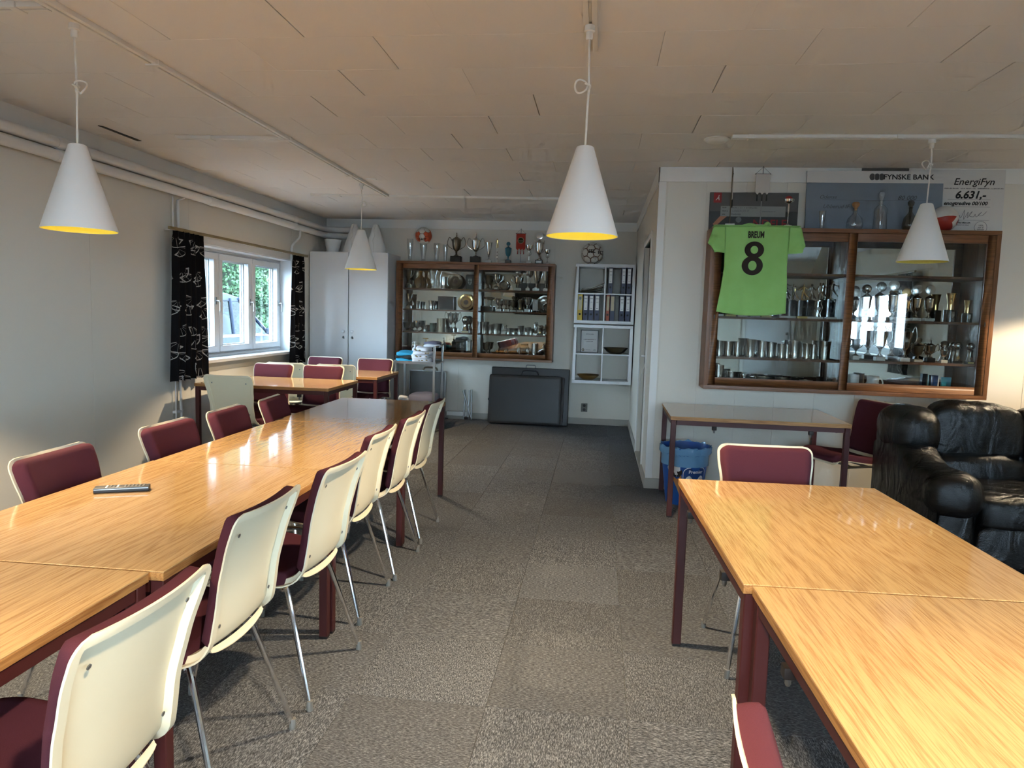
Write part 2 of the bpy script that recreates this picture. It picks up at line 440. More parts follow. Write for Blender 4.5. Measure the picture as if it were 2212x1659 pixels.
# ================================================================== STRUCTURE
XL, XR, YB, YP, XC, YR, HC = -3.65, 4.2, 9.2, 5.85, 0.43, -2.8, 2.584
def struct(name, b, mt, label, cat, bev=0.0, parent=None):
    o = obj(name, b, mt, parent, bev=bev)
    if parent is None: tag(o, label, cat, None, 'structure')
    return o
floor = struct('floor', B().box(XL-.22, XR+.2, YR-.2, YB+.2, -.12, -.006), 'grey_plastic', 'grey carpet tile floor running through the whole room', 'floor')
TS = 0.4975; x_off = -0.345 - 8*TS; y_off = 5.862 - 20*TS
tile_me = mesh('carpet_tile', B().box(-TS/2+.0006, TS/2-.0006, -TS/2+.0006, TS/2-.0006, -.006, 0), 'carpet_tile', 0.0012, 30, 1)
rest = B()
for i in range(-1, 18):
    for j in range(0, 30):
        x0 = x_off+i*TS; y0 = y_off+j*TS
        if x0+TS < XL+.02 or x0 > XR or y0+TS < YR or y0 > YB: continue
        if x0 > XC+.02 and y0 > YP: continue
        if x0 >= XL-.3 and x0 < 3.2 and y0 > 1.0:
            o = link('carpet_tile', tile_me, floor, (x0+TS/2, y0+TS/2, 0), (0, 0, R(90)*((i+j) % 2)))
        else: rest.box(x0+.0006, x0+TS-.0006, y0+.0006, y0+TS-.0006, -.006, 0)
o = obj('carpet_tile', rest, 'carpet_tile', floor, smooth=0); tag(o, kind='stuff')
# ceiling of staggered boards
ceil = struct('ceiling', B().box(XL-.22, XR+.2, YR-.2, YB+.2, HC+.012, HC+.12), 'trim_grey', 'flat white ceiling of staggered painted boards', 'ceiling')
BL, BW = 0.6315, 0.4175
bd_me = mesh('ceiling_board', B().box(-BL/2+.0008, BL/2-.0008, -BW/2+.0003, BW/2-.0003, 0, .012), 'ceiling_paint', 0.0012, 30, 1)
rest = B()
for j in range(-15, 16):
    yc = 3.14+BW*(j+.5)
    if yc > YB+.2 or yc < YR-.2: continue
    sh = -1.985 if j % 2 == 1 else -1.67
    if j == -1: sh = -1.98
    for i in range(-5, 12):
        xc = sh+BL*(i+.5)+random.uniform(-.003, .003)
        if xc < XL-.33 or xc > XR+.33: continue
        if yc > 2.2 and xc < 3.4: link('ceiling_board', bd_me, ceil, (xc, yc, HC+random.uniform(-.0004, .0003)))
        else: rest.box(xc-BL/2+.0012, xc+BL/2-.0012, yc-BW/2+.0008, yc+BW/2-.0008, HC, HC+.012)
o = obj('ceiling_board', rest, 'ceiling_paint', ceil, smooth=0); tag(o, kind='stuff')
# dark slit where a ceiling board has come loose
obj('loose_board', B().prism([(-3.43, 4.58), (-3.405, 4.6), (-3.40, 5.0), (-3.435, 5.0)], HC-.004, HC+.001, 'XY'), 'black_plastic', ceil, smooth=0)
# walls
wl = B(); WY0, WY1, WZ0, WZ1 = 6.0, 8.12, 0.885, 1.955
wl.box(XL-.22, XL, YR-.2, WY0, 0, HC); wl.box(XL-.22, XL, WY1, YB+.2, 0, HC)
wl.box(XL-.22, XL, WY0, WY1, 0, WZ0); wl.box(XL-.22, XL, WY0, WY1, WZ1, HC)
wall_l = struct('wall_left', wl, 'wall_paint', 'pale grey left wall with the three-sash window', 'wall')
wall_b = struct('wall_back', B().box(XL-.2, XC+.4, YB, YB+.15, 0, HC), 'wall_paint', 'pale far wall behind the smaller trophy case', 'wall')
wall_p = struct('wall_inner', B().box(XC, XR+.2, YP, YP+.12, 0, HC), 'wall_paint', 'pale panelled partition wall behind the jersey and sofa', 'wall')
ws = B(); DY0, DY1, DZ = 6.45, 7.38, 2.10
ws.box(XC, XC+.12, YP+.12, DY0, 0, HC); ws.box(XC, XC+.12, DY1, YB, 0, HC); ws.box(XC, XC+.12, DY0, DY1, DZ, HC)
wall_s = struct('wall_side', ws, 'wall_paint', 'narrow bluish side wall with the door beside the cube shelves', 'wall')
wr = B(); RY0, RY1, RZ0, RZ1 = -1.65, 1.25, 0.95, 1.98
wr.box(XR, XR+.2, YR-.2, RY0, 0, HC); wr.box(XR, XR+.2, RY1, YP+.2, 0, HC); wr.box(XR, XR+.2, RY0, RY1, 0, RZ0); wr.box(XR, XR+.2, RY0, RY1, RZ1, HC)
struct('wall_right', wr, 'wall_paint', 'pale right wall with a curtained window', 'wall')
wq = B(); QX0, QX1, QZ0, QZ1 = -1.25, 1.95, 0.32, 2.28
wq.box(XL-.2, QX0, YR-.2, YR, 0, HC); wq.box(QX1, XR+.2, YR-.2, YR, 0, HC); wq.box(QX0, QX1, YR-.2, YR, 0, QZ0); wq.box(QX0, QX1, YR-.2, YR, QZ1, HC)
struct('wall_rear', wq, 'wall_paint', 'pale rear wall with door, television and an added daylight window', 'wall')
# thin wall panels standing proud of the core, joints between them
def panels(wall, horiz, a0, a1, step, plane, sign, z0, z1, skip=None):
    a = a0
    while a < a1-.01:
        b = min(a+step, a1); segs = [(z0, z1)]
        if skip and b > skip[0] and a < skip[1]: segs = [(z0, skip[2]), (skip[3], z1)]
        for (p, q) in segs:
            t0, t1 = (plane, plane+sign*.004) if sign > 0 else (plane+sign*.004, plane)
            bb = B().box(a+.001, b-.001, t0, t1, p, q) if horiz else B().box(t0, t1, a+.001, b-.001, p, q)
            obj('wall_panel', bb, 'wall_paint', wall, smooth=0, bev=.0006, seg=1)
        a = b
panels(wall_p, True, XC+.06, XR, .305, YP, -1, .07, HC-.11)
panels(wall_b, True, XL, XC, .61, YB, -1, .07, HC-.11)
for (a0, a1, zs) in ((2.0, 3.6, None), (3.6, 4.75, None), (4.75, 5.72, None), (5.72, 6.0, None), (6.0, 8.12, ((.07, .80), (2.04, HC-.11))), (8.12, YB, None)):
    for (p, q) in (zs or ((.07, HC-.11),)):
        obj('wall_panel', B().box(XL, XL+.004, a0+.001, a1-.001, p, q), 'wall_paint', wall_l, smooth=0, bev=.0006, seg=1)
# cornices
obj('cornice', B().box(XL, XL+.012, YR, YB, HC-.112, HC), 'white_trim', wall_l, bev=.003)
obj('cornice', B().box(XL, XC, YB-.012, YB, HC-.112, HC), 'white_trim', wall_b, bev=.003)
obj('cornice', B().box(XC-.012, XR, YP-.012, YP, HC-.112, HC), 'white_trim', wall_p, bev=.003)
obj('cornice', B().box(XC-.012, XC, YP-.012, YB-.012, HC-.112, HC), 'white_trim', wall_s, bev=.003)
obj('corner_trim', B().box(XC-.006, XC+.05, YP-.008, YP, .07, HC-.112), 'white_trim', wall_p, bev=.002)
# baseboards
def base(name, b, label): struct(name, b, 'trim_grey', label, 'baseboard', bev=.004)
base('baseboard_left', B().box(XL, XL+.014, YR, YB, 0, .075), 'grey painted skirting along the left wall')
base('baseboard_back', B().box(XL+.014, XC-.014, YB-.014, YB, 0, .082), 'grey painted skirting along the far wall')
base('baseboard_inner', B().box(XC-.014, XR, YP-.014, YP, 0, .085), 'grey painted skirting along the partition wall')
base('baseboard_side', B().box(XC-.014, XC, YP, DY0-.06, 0, .085).box(XC-.014, XC, DY1+.06, YB, 0, .085), 'grey painted skirting along the narrow side wall')
base('baseboard_right', B().box(XR-.014, XR, YR, YP, 0, .085), 'grey painted skirting along the right wall')
base('baseboard_rear', B().box(XL, 2.8, YR, YR+.014, 0, .085).box(3.75, XR, YR, YR+.014, 0, .085), 'grey painted skirting along the rear wall')
# side wall door
d1 = thing('door_1', 'grey door in white frame in the narrow side wall', 'door', (XC, DY0, 0)); d1['kind'] = 'structure'
L_ = DY1-DY0
obj('door_frame', B().box(-.012, .09, -.06, 0, 0, DZ+.06).box(-.012, .09, L_, L_+.06, 0, DZ+.06).box(-.012, .09, 0, L_, DZ, DZ+.06), 'white_trim', d1, bev=.003)
dl = obj('door_leaf', B().box(.04, .08, .004, L_-.004, .01, DZ-.004), 'door_grey', d1, bev=.002)
obj('threshold', B().box(-.012, .1, 0, L_, 0, .02), 'trim_grey', d1, bev=.002)
hd = obj('door_handle', B().tube([(.04, .10, 1.05), (-.02, .10, 1.05), (-.03, .12, 1.05), (-.03, .22, 1.045)], .009, 8), 'white_lacquer', dl)
tag(hd, 'white lever handle')
obj('handle_plate', B().box(.032, .041, .08, .12, .96, 1.12), 'white_lacquer', dl, bev=.002)
obj('pull_cord', B().tube(bez([(.0, .1, 1.0), (-.02, .14, .9), (-.03, .2, .82), (-.02, .2, .74)]), .004, 6), 'cord_white', dl)
# rear door, right window (seen only in mirrors); unseen rear window added for daylight
d2 = thing('door_2', 'white flush door with lever handle in the rear wall', 'door', (2.85, YR, 0)); d2['kind'] = 'structure'
obj('door_frame', B().box(-.07, 0, 0, .03, 0, 2.1).box(.85, .92, 0, .03, 0, 2.1).box(-.07, .92, 0, .03, 2.03, 2.1), 'white_trim', d2, bev=.003)
dl2 = obj('door_leaf', B().box(.003, .847, 0, .022, .01, 2.027), 'window_white', d2, bev=.002)
obj('door_handle', B().tube([(.79, .02, 1.03), (.79, .06, 1.03), (.69, .065, 1.03)], .009, 8), 'chrome', dl2)
obj('lock', B().lathe([(.026, .0), (.026, .008), (.01, .012)], 14, (.79, .022, 1.18), ax='Y'), 'chrome', dl2)

def window(name, label, loc, rotz, wid, z0, z1, n, handles=True):
    """local x along the wall, local -y into the room; frame plane at y=+.16"""
    t = thing(name, label, 'window', loc, rotz); t['kind'] = 'structure'
    fr = B(); F = .045; y0, y1 = .13, .20
    fr.box(0, wid, y0, y1, z0, z0+F).box(0, wid, y0, y1, z1-F, z1).box(0, F, y0, y1, z0+F, z1-F).box(wid-F, wid, y0, y1, z0+F, z1-F)
    p = (wid-F)/n
    for k in range(1, n): fr.box(k*p, k*p+F, y0, y1, z0+F, z1-F)
    obj('window_frame', fr, 'window_white', t, bev=.004)
    obj('window_reveal', B().box(-.002, .012, .0, .2, z0, z1).box(wid-.012, wid+.002, .0, .2, z0, z1).box(0, wid, 0, .2, z1-.012, z1+.002), 'window_white', t, bev=.002)
    obj('window_casing', B().box(-.07, 0, -.012, 0, z0-.02, z1+.07).box(wid, wid+.07, -.012, 0, z0-.02, z1+.07).box(0, wid, -.012, 0, z1, z1+.07), 'window_white', t, bev=.003)
    obj('window_sill', B().box(-.06, wid+.07, -.075, .2, z0-.028, z0+.002), 'window_white', t, bev=.004)
    obj('apron', B().box(-.05, wid+.05, -.010, 0, z0-.115, z0-.028), 'trim_grey', t, bev=.002)
    for k in range(n):
        a, b_ = k*p+F, (k+1)*p; S = .058; c0, c1 = z0+F+.004, z1-F-.004
        s = obj('sash', B().box(a+.003, b_-.003, .125, .175, c0, c0+S).box(a+.003, b_-.003, .125, .175, c1-S, c1).box(a+.003, a+S, .125, .175, c0+S, c1-S).box(b_-S, b_-.003, .125, .175, c0+S, c1-S), 'window_white', t, bev=.004)
        obj('pane', B().box(a+S, b_-S, .146, .152, c0+S, c1-S), 'pane_glass', s, smooth=0)
        q = S+.010
        obj('outer_sash', B().box(a+.003, b_-.003, .182, .216, c0, c0+q).box(a+.003, b_-.003, .182, .216, c1-q, c1).box(a+.003, a+q, .182, .216, c0+q, c1-q).box(b_-q, b_-.003, .182, .216, c0+q, c1-q).box(b_-q-.012, b_-q, .200, .216, c0+q, c1-q), 'window_white', s, bev=.003)
        if handles:
            zz = (c0+c1)/2+.02
            obj('sash_handle', B().tube([(b_-.028, .125, zz), (b_-.028, .085, zz), (b_-.028, .08, zz-.012), (b_-.028, .08, zz-.10)], .007, 8).box(b_-.042, b_-.014, .118, .126, zz-.035, zz+.035), 'steel_grey', s)
    return t
# left window: local x -> world +Y reversed;  rotate so that local -y = +X
window('window_1', 'white three-sash window looking onto hedge and parked car', (XL, WY0, 0), R(90), WY1-WY0, WZ0, WZ1, 3)
window('window_2', 'white window in the right wall between dark curtains', (XR, RY1, 0), R(-90), RY1-RY0, RZ0, RZ1, 4)
window('fill_window', 'unseen white rear wall window, made wide and tall for extra daylight', (QX1, YR, 0), R(180), QX1-QX0, QZ0, QZ1, 4)  # out of view, enlarged to let in more fill daylight

# curtains
def curtain(name, label, loc, rotz, wtop, wbot, z0, z1, folds, seed):
    nu, nv = 90, 40; b = B(); uv = []
    rnd = random.Random(seed); ph = [rnd.uniform(0, 6.28) for _ in range(4)]
    for j in range(nv):
        v = j/(nv-1); z = z1+(z0-z1)*v; wd = wtop+(wbot-wtop)*v
        for i in range(nu):
            u = i/(nu-1)
            am = .013+.010*v
            y = am*math.sin(2*math.pi*folds*u+ph[0]+.6*math.sin(3*v+ph[1]))+.008*math.sin(5.3*u+ph[2]+2*v)
            if v < .035: y *= .6
            x = (u-.5)*wd+.010*math.sin(2*math.pi*folds*u*2+ph[3])*v
            b.v.append((x, y, z + (.004*math.sin(2*math.pi*folds*u) if j == nv-1 else 0))); uv.append((u*wd*1.15, z))
    for j in range(nv-1):
        for i in range(nu-1): b.f.append((j*nu+i, j*nu+i+1, (j+1)*nu+i+1, (j+1)*nu+i))
    me = bpy.data.meshes.new('curtain'); me.from_pydata(b.v, [], b.f)
    ul = me.uv_layers.new(name='UVMap')
    for lp in me.loops: ul.data[lp.index].uv = uv[lp.vertex_index]
    me.materials.append(MT['curtain_print']); me.shade_smooth()
    o = link(name, me, None, loc, (0, 0, rotz)); tag(o, label, 'curtain', 'black curtains printed with white fans')
    m = o.modifiers.new('cloth', 'SOLIDIFY'); m.thickness = .003
    return o
curtain('curtain', 'wide black curtain with white fan print on the near side of the left window', (-3.525, 5.815, 0), R(90), .46, .58, .745, 2.005, 6, 3)
curtain('curtain', 'narrow black fan-print curtain between left window and white wardrobe', (-3.525, 8.06, 0), R(90), .28, .40, .745, 2.0, 4, 8)
curtain('curtain', 'black fan-print curtain nearer the sofa at the right wall window', (4.06, 1.42, 0), R(90), .46, .56, .75, 2.1, 6, 5)
curtain('curtain', 'black fan-print curtain farther from the sofa at the right wall window', (4.06, -1.85, 0), R(90), .46, .56, .75, 2.1, 6, 6)
for (x, y0, y1, lab) in ((-3.525, 5.52, 8.30, 'thin wooden curtain rod above the left window'), (4.06, -2.15, 1.75, 'thin wooden curtain rod above the right wall window')):
    z = 2.015 if x < 0 else 2.11
    t = thing('curtain_rod', lab, 'curtain rod', (x, y0, z))
    obj('rod', B().box(-.012, .012, 0, y1-y0, -.012, .014), 'rod_wood', t, bev=.003)
    sgn = -1 if x < 0 else 1
    for yy in (.12, y1-y0-.12): obj('bracket', B().box(min(0, sgn*.125), max(0, sgn*.125), yy-.008, yy+.008, -.006, .006), 'white_trim', t)

# heating pipes along left wall, wrapping onto far wall
def pipe(zc, r, label):
    t = thing('heating_pipe', label, 'pipe', (XL+.07, 0, zc), group='pipes along the left wall')
    run = [(0, YR+.05, 0), (0, 8.93, 0)]; c = [(0+.14*(1-math.cos(a)), 8.93+.14*math.sin(a), 0) for a in [R(90*k/8) for k in range(1, 9)]]
    obj('tube', B().tube(run+c+[(.30, 9.07, 0), (.335, 9.075, 0), (.36, 9.10, 0), (.365, 9.2, 0)], r, 18), 'pipe_white', t)
    for y in (4.42, 6.26, 8.05):
        obj('coupling', B().lathe([(r+.0015, -.05), (r+.004, -.045), (r+.004, .045), (r+.0015, .05)], 18, (0, y, 0), ax='Y'), 'pipe_white', t)
    for y in (3.2, 5.3, 7.2): obj('pipe_clip', B().box(-.056, -.02, y-.012, y+.012, -.02, .02), 'pipe_white', t)
pipe(2.424, .037, 'upper of two fat white heating pipes under the ceiling')
pipe(2.343, .037, 'lower of two fat white heating pipes under the ceiling')
t = thing('drop_pipe', 'thin white bent pipe dropping behind the narrow curtain', 'pipe', (XL+.05, 8.05, 0))
obj('tube', B().tube(bez([(.03, .14, 2.345), (.03, .14, 2.28), (.03, .12, 2.22), (0, .01, 2.13), (-.01, 0, 2.06), (-.01, 0, 1.9), (-.01, .0, 0.02)], 6), .013, 10), 'pipe_white', t)
t = thing('drop_pipe', 'pair of thin white pipes running down the wall behind the wide curtain', 'pipe', (XL+.03, 5.80, 0))
obj('tube', B().tube([(0, 0, 0.02), (0, 0, 2.28), (.02, .06, 2.31)], .012, 10), 'pipe_white', t)
obj('tube', B().tube([(0, -.075, 0.02), (0, -.075, 2.0), (0, -.075, 2.3)], .006, 8), 'pipe_white', t)
obj('pipe_clip', B().box(-.03, .01, -.085, .02, .45, .47), 'pipe_white', t)

# ceiling tracks
def track(label, p0, p1, clips):
    p0 = Vector(p0); p1 = Vector(p1); d = p1-p0; L = d.length
    t = thing('ceiling_track', label, 'track', (p0.x, p0.y, HC), math.atan2(d.y, d.x), 'white surface conduits on the ceiling')
    obj('channel', B().box(0, L, -.028, -.006, -.021, 0).box(0, L, .006, .028, -.021, 0).box(0, L, -.006, .006, -.012, 0), 'white_trim', t, bev=.002)
    for c in clips: obj('track_clip', B().box(c-.018, c+.018, -.036, .036, -.026, 0), 'white_trim', t, bev=.003)
track('long white lamp track running the length of the ceiling on the left', (-2.235, -2.4), (-2.235, 7.33), (1.2, 3.9, 5.0, 5.8, 7.3, 8.6))
track('short white lamp track above the middle lamp near the camera', (-.085, -2.4), (-.085, 3.31), (2.0, 4.6))
track('white track crossing the ceiling in front of the trophy partition', (.80, 4.86), (4.1, 4.86), (.12, 1.02, 2.3))
track('white track stub ending near the left wall pipes', (-3.04, 4.87), (-2.26, 4.90), (.25,))
track('white cross track at the far end of the ceiling', (-3.04, 7.26), (-.10, 7.38), (.30, 1.6, 2.4))
track('double white track stub at the top left corner of the picture', (-3.6, 2.73), (-2.27, 2.75), (.3, 1.2))
t = thing('smoke_detector', 'flat round white ceiling disc at the end of the right track', 'detector', (.72, 4.95, HC))
obj('disc', B().lathe([(.078, 0), (.078, -.008), (.06, -.022), (.03, -.026), (0, -.026)], 26), 'white_trim', t)
obj('rim', B().lathe([(.085, 0), (.085, -.006), (.076, -.010)], 26), 'white_trim', t)
t = thing('smoke_detector', 'small flat ceiling disc beside the far left lamp cord', 'detector', (-2.12, 6.42, HC))
obj('disc', B().lathe([(.05, 0), (.05, -.008), (.03, -.012), (0, -.012)], 20), 'white_trim', t)
t = thing('wall_outlet', 'small grey wall socket low on the far wall', 'socket', (-.15, YB-.004, .22))
obj('plate', B().box(-.04, .04, -.02, 0, -.055, .055), 'grey_plastic', t, bev=.004)
for k in (-.026, .026): obj('socket_well', B().lathe([(.019, -.0205), (.019, -.0215), (.012, -.0212), (0, -.0212)], 14, (0, 0, k), ax='Y'), 'dark_metal', t)

# ------------------------------------------------------------------ pendant lamps
def lamp(label, x, y, zb, sh=(0, 0), lit=True):
    t = thing('pendant_lamp', label, 'lamp', (x, y, zb), group='white cone pendant lamps')
    H, r0, r1, th = .365, .150, .036, .0025
    obj('lamp_shade', B().lathe([(r0, 0), (r1, H-.004), (r1-.006, H), (r1-.010, H-.004), (r0-th, .0005)], 48, close=False), 'lamp_white', t, smooth=50)
    obj('glow_lining', B().lathe([(r0-th-.0004, .0006), (r1-.0110, H-.004)], 48, close=False), 'lining_painted_glow', t, smooth=50)  # added inner cone, its yellow is painted lamp glow
    top = HC-zb
    k = .24
    pts = [(0, 0, H-.10), (0, 0, H), (.004, 0, H+k-.05), (.006, .0, H+k), (.004, 0, H+k+.06), (sh[0], sh[1], top-.07)]
    obj('cord', B().tube(bez(pts, 6), .0045, 8), 'cord_white', t)
    zk = H+k
    kn = [(-.026+.026*math.cos(a)*(1 if label[0] == 'l' else -.8)+(.05 if x < -1 else 0), .010*math.sin(2*a), zk+.026*math.sin(a)) for a in [2*math.pi*i/18 for i in range(18)]]
    obj('knot', B().tube(kn, .0042, 7, closed=True).tube(bez([(.006, .006, zk-.012), (.01, -.010, zk), (-.008, -.008, zk+.008), (.008, .010, zk+.006), (-.004, .008, zk-.008), (.006, -.006, zk-.018), (.004, 0, zk-.03)], 5), .0045, 7), 'cord_white', t)
    obj('track_adapter', B().lathe([(.011, top-.075), (.014, top-.07), (.014, top-.045), (.022, top-.042), (.022, top-.02), (.0, top-.02)], 14, (sh[0], sh[1], 0)), 'white_trim', t)
    hold = obj('bulb_holder', B().lathe([(.0, H-.06), (.017, H-.06), (.019, H-.13), (.0, H-.131)], 14), 'bulb_holder', t)
    obj('bulb', B().lathe([(.012, H-.13), (.028, H-.165), (.032, H-.19), (.026, H-.215), (.0, H-.223)], 18), 'bulb_glow' if lit else 'bulb_off', hold)
    if not lit: return t
    l = bpy.data.lights.new('bulb_light', 'SPOT'); l.energy = LAMP; l.color = (1.0, .80, .54); l.shadow_soft_size = .03; l.spot_size = R(116); l.spot_blend = .25
    lo = bpy.data.objects.new('bulb_light', l); C.objects.link(lo); lo.parent = t; lo.location = (0, 0, .035)
    return t
lamp('lit white cone lamp over the near end of the left table row', -2.27, 2.90, 1.70)
lamp('lit white cone lamp in the middle over the carpet aisle', -.088, 3.02, 1.722)
lamp('small-looking lit cone lamp in front of the white wardrobe', -2.255, 6.55, 1.773)
lamp('unlit white cone lamp in front of the right trophy case', 2.03, 4.88, 1.803, lit=False)
lamp('cone lamp over the right end of the sofa, outside the frame', 3.45, 5.0, 2.02)
lamp('cone lamp over the left table row beside the camera', -2.235, .95, 1.84)
lamp('cone lamp over the aisle just above the camera', -.085, .48, 1.76)
lamp('cone lamp over the right tables beside the camera', 1.6, 1.1, 1.95)
# ================================================================== TABLES
TBL = None
def make_table(label):
    t = thing('canteen_table', label, 'table', (0, 0, 0), 0, 'oak tables on red steel frames')
    W_, L_, H_ = .80, 1.20, .72       # x = width, y = length, origin at the floor below the middle
    obj('tabletop', B().box(-W_/2+.001, W_/2-.001, -L_/2+.001, L_/2-.001, H_-.004, H_), 'oak_laminate', t, bev=.0012, seg=1)
    obj('edge_band', B().box(-W_/2+.0015, W_/2-.0015, -L_/2+.0015, L_/2-.0015, H_-.026, H_-.0042), 'oak_edge', t, bev=.001, seg=1)
    h0, h1 = H_-.060, H_-.0262
    for s in (-1, 1):
        obj('apron_rail', B().box(s*(W_/2-.012)-.006*(1 if s > 0 else -1)*0-.004, s*(W_/2-.012)+.004, -L_/2+.045, L_/2-.045, h0, h1), 'steel_red', t, bev=.001, seg=1)
        obj('apron_rail', B().box(-W_/2+.045, W_/2-.045, s*(L_/2-.012)-.004, s*(L_/2-.012)+.004, h0, h1), 'steel_red', t, bev=.001, seg=1)
    for sx in (-1, 1):
        for sy in (-1, 1):
            cx, cy = sx*(W_/2-.024), sy*(L_/2-.024)
            lg = obj('leg', B().box(cx-.018, cx+.018, cy-.018, cy+.018, .008, h1), 'steel_red', t, bev=.003, seg=1)
            obj('foot', B().box(cx-.017, cx+.017, cy-.017, cy+.017, 0, .010), 'black_plastic', lg)
            fb = B().prism([(cx-sx*.02, h1-.002), (cx-sx*.20, h1-.002), (cx-sx*.20, h1-.02), (cx-sx*.15, h1-.055), (cx-sx*.12, h1-.055), (cx-sx*.06, h1-.036), (cx-sx*.02, h1-.036)], cy-sy*.03-.004, cy-sy*.03+.004, 'XZ')
            obj('fold_bracket', fb, 'dark_metal', t)
    for sy in (-.34, .30):
        cl = obj('table_clip', B().cbox((-W_/2+.010, sy, h0-.012), (.026, .030, .026)), 'dark_metal', t, bev=.003)
        obj('clip_screw', B().lathe([(.007, 0), (.007, -.014), (.004, -.02), (0, -.02)], 10, (-W_/2+.010, sy, h0-.025)), 'steel_grey', cl)
    return t
tb0 = make_table('oak table with the remote control, second from the camera in the left row')
def rowpt(a, b):  # left row: far right corner, tiny rotation
    lx, ly, c, s_ = -1.1253, 5.2217, math.cos(.0177), math.sin(.0177)
    dx, dy = -a, -b
    return (lx+dx*c-dy*s_, ly+dx*s_+dy*c)
x, y = rowpt(.40, .60+1.204*2); tb0.location = (x, y, 0); tb0.rotation_euler.z = .0177
x, y = rowpt(.395, .60+1.204); dup(tb0, (x, y, 0), .0187, 'oak table mirroring the window, third from the camera in the left row')
x, y = rowpt(.40, .60); dup(tb0, (x, y, 0), .0172, 'oak table at the far end of the left row')
x, y = rowpt(.432, .60+1.204*3+.003); dup(tb0, (x, y, 0), .020, 'oak table cut off by the bottom left of the picture')
def rp(a, b):
    c, s_ = math.cos(.0295), math.sin(.0295); dx, dy = a, -b
    return (.3577+dx*c-dy*s_, 3.0214+dx*s_+dy*c)
x, y = rp(.40, .60); dup(tb0, (x, y, 0), .0295, 'oak table at the far end of the right row, shining near the sofa')
x, y = rp(.42, 1.807); dup(tb0, (x, y, 0), .0295, 'oak table nearest the camera in the right row')
x, y = rp(.42, 3.012); dup(tb0, (x, y, 0), .0295, 'oak table of the right row behind the picture edge')
dup(tb0, (.513+.61, 4.988+.395, 0), R(90)-.0119, 'empty oak table against the partition under the right trophy case')
dup(tb0, (-2.265-.60, 6.145, 0), R(90)+.02, 'oak table across the room in front of the left window')
dup(tb0, (-2.20-.60, 7.30, 0), R(90)+.01, 'oak table in front of the white wardrobe')

# ================================================================== CHAIRS
PROF = bez([(-.218, 0, .418), (-.214, 0, .440), (-.195, 0, .455), (-.14, 0, .456), (-.05, 0, .443), (.05, 0, .430), (.12, 0, .425), (.170, 0, .438), (.200, 0, .472), (.212, 0, .53), (.226, 0, .62), (.250, 0, .72), (.278, 0, .805), (.292, 0, .846)], 6)
PY = [p.x for p in PROF]; PZ = [p.z for p in PROF]
ARC = [0.0]
for i in range(1, len(PROF)): ARC.append(ARC[-1]+(PROF[i]-PROF[i-1]).length)
AT = ARC[-1]
def prof(s):
    s = min(max(s, 0), AT)
    for i in range(1, len(ARC)):
        if s <= ARC[i]+1e-9:
            t = (s-ARC[i-1])/(ARC[i]-ARC[i-1]); p = PROF[i-1].lerp(PROF[i], t); d = (PROF[i]-PROF[i-1]).normalized(); return p, d
def halfw(s):
    f = s/AT
    pts = [(0, .190), (.10, .212), (.25, .222), (.42, .218), (.50, .205), (.58, .190), (.68, .186), (.80, .196), (.92, .207), (1.0, .208)]
    for (a, wa), (b_, wb) in zip(pts, pts[1:]):
        if f <= b_:
            t = (f-a)/(b_-a); t = t*t*(3-2*t); w_ = wa+(wb-wa)*t; break
    rc = .042
    for d in (s, AT-s):
        if d < rc: w_ -= rc-math.sqrt(max(0, rc*rc-(rc-d)**2))
    return w_
def shell_pt(s, x, off):
    p, d = prof(s); nrm = Vector((-d.z, 0, d.x))   # towards the sitter
    w_ = max(halfw(s), .02)
    concave = .016*(x/w_)**2
    q = p+nrm*(concave+off)
    return (x, q.x, q.z)
def rim(d):      # flat raised border of the moulded shell
    if d >= .031: return 0.0
    if d >= .022: return -.017*(.031-d)/.009
    return -.017-.003*(.022-d)/.022
def shell_mesh():
    ns = 46; cols = 17; b = B(); idx = []
    ss = [0, .006, .014, .022, .031, .038]+[.038+(AT-.076)*k/(ns-1) for k in range(1, ns)]+[AT-.031, AT-.022, AT-.014, AT-.006, AT]
    for s in ss:
        w_ = halfw(s); xs = [0.0]
        inner = max(w_-.031, w_*.5); q_ = (w_-inner)/.031
        half = [inner*k/5 for k in range(1, 6)]+[w_-.022*q_, w_-.010*q_, w_]
        xs = [-q for q in half[::-1]]+[0]+half
        rowi = []
        for x_ in xs:
            d = min(w_-abs(x_), AT-s if s > AT*.5 else s+.006)
            lip = rim(d)
            rowi.append(shell_pt(s, x_, lip))
        b.v += rowi
    n = cols; m = len(ss)
    b.f = [(i*n+j, i*n+j+1, (i+1)*n+j+1, (i+1)*n+j) for i in range(m-1) for j in range(n-1)]
    me = bpy.data.meshes.new('shell'); me.from_pydata(b.v, [], b.f)
    bm = bmesh.new(); bm.from_mesh(me)
    bmesh.ops.recalc_face_normals(bm, faces=bm.faces); bmesh.ops.solidify(bm, geom=bm.faces[:], thickness=.005)
    bmesh.ops.recalc_face_normals(bm, faces=bm.faces)
    bm.to_mesh(me); bm.free(); me.materials.append(MT['shell_plastic']); me.shade_smooth(); me.set_sharp_from_angle(angle=R(30))
    return me
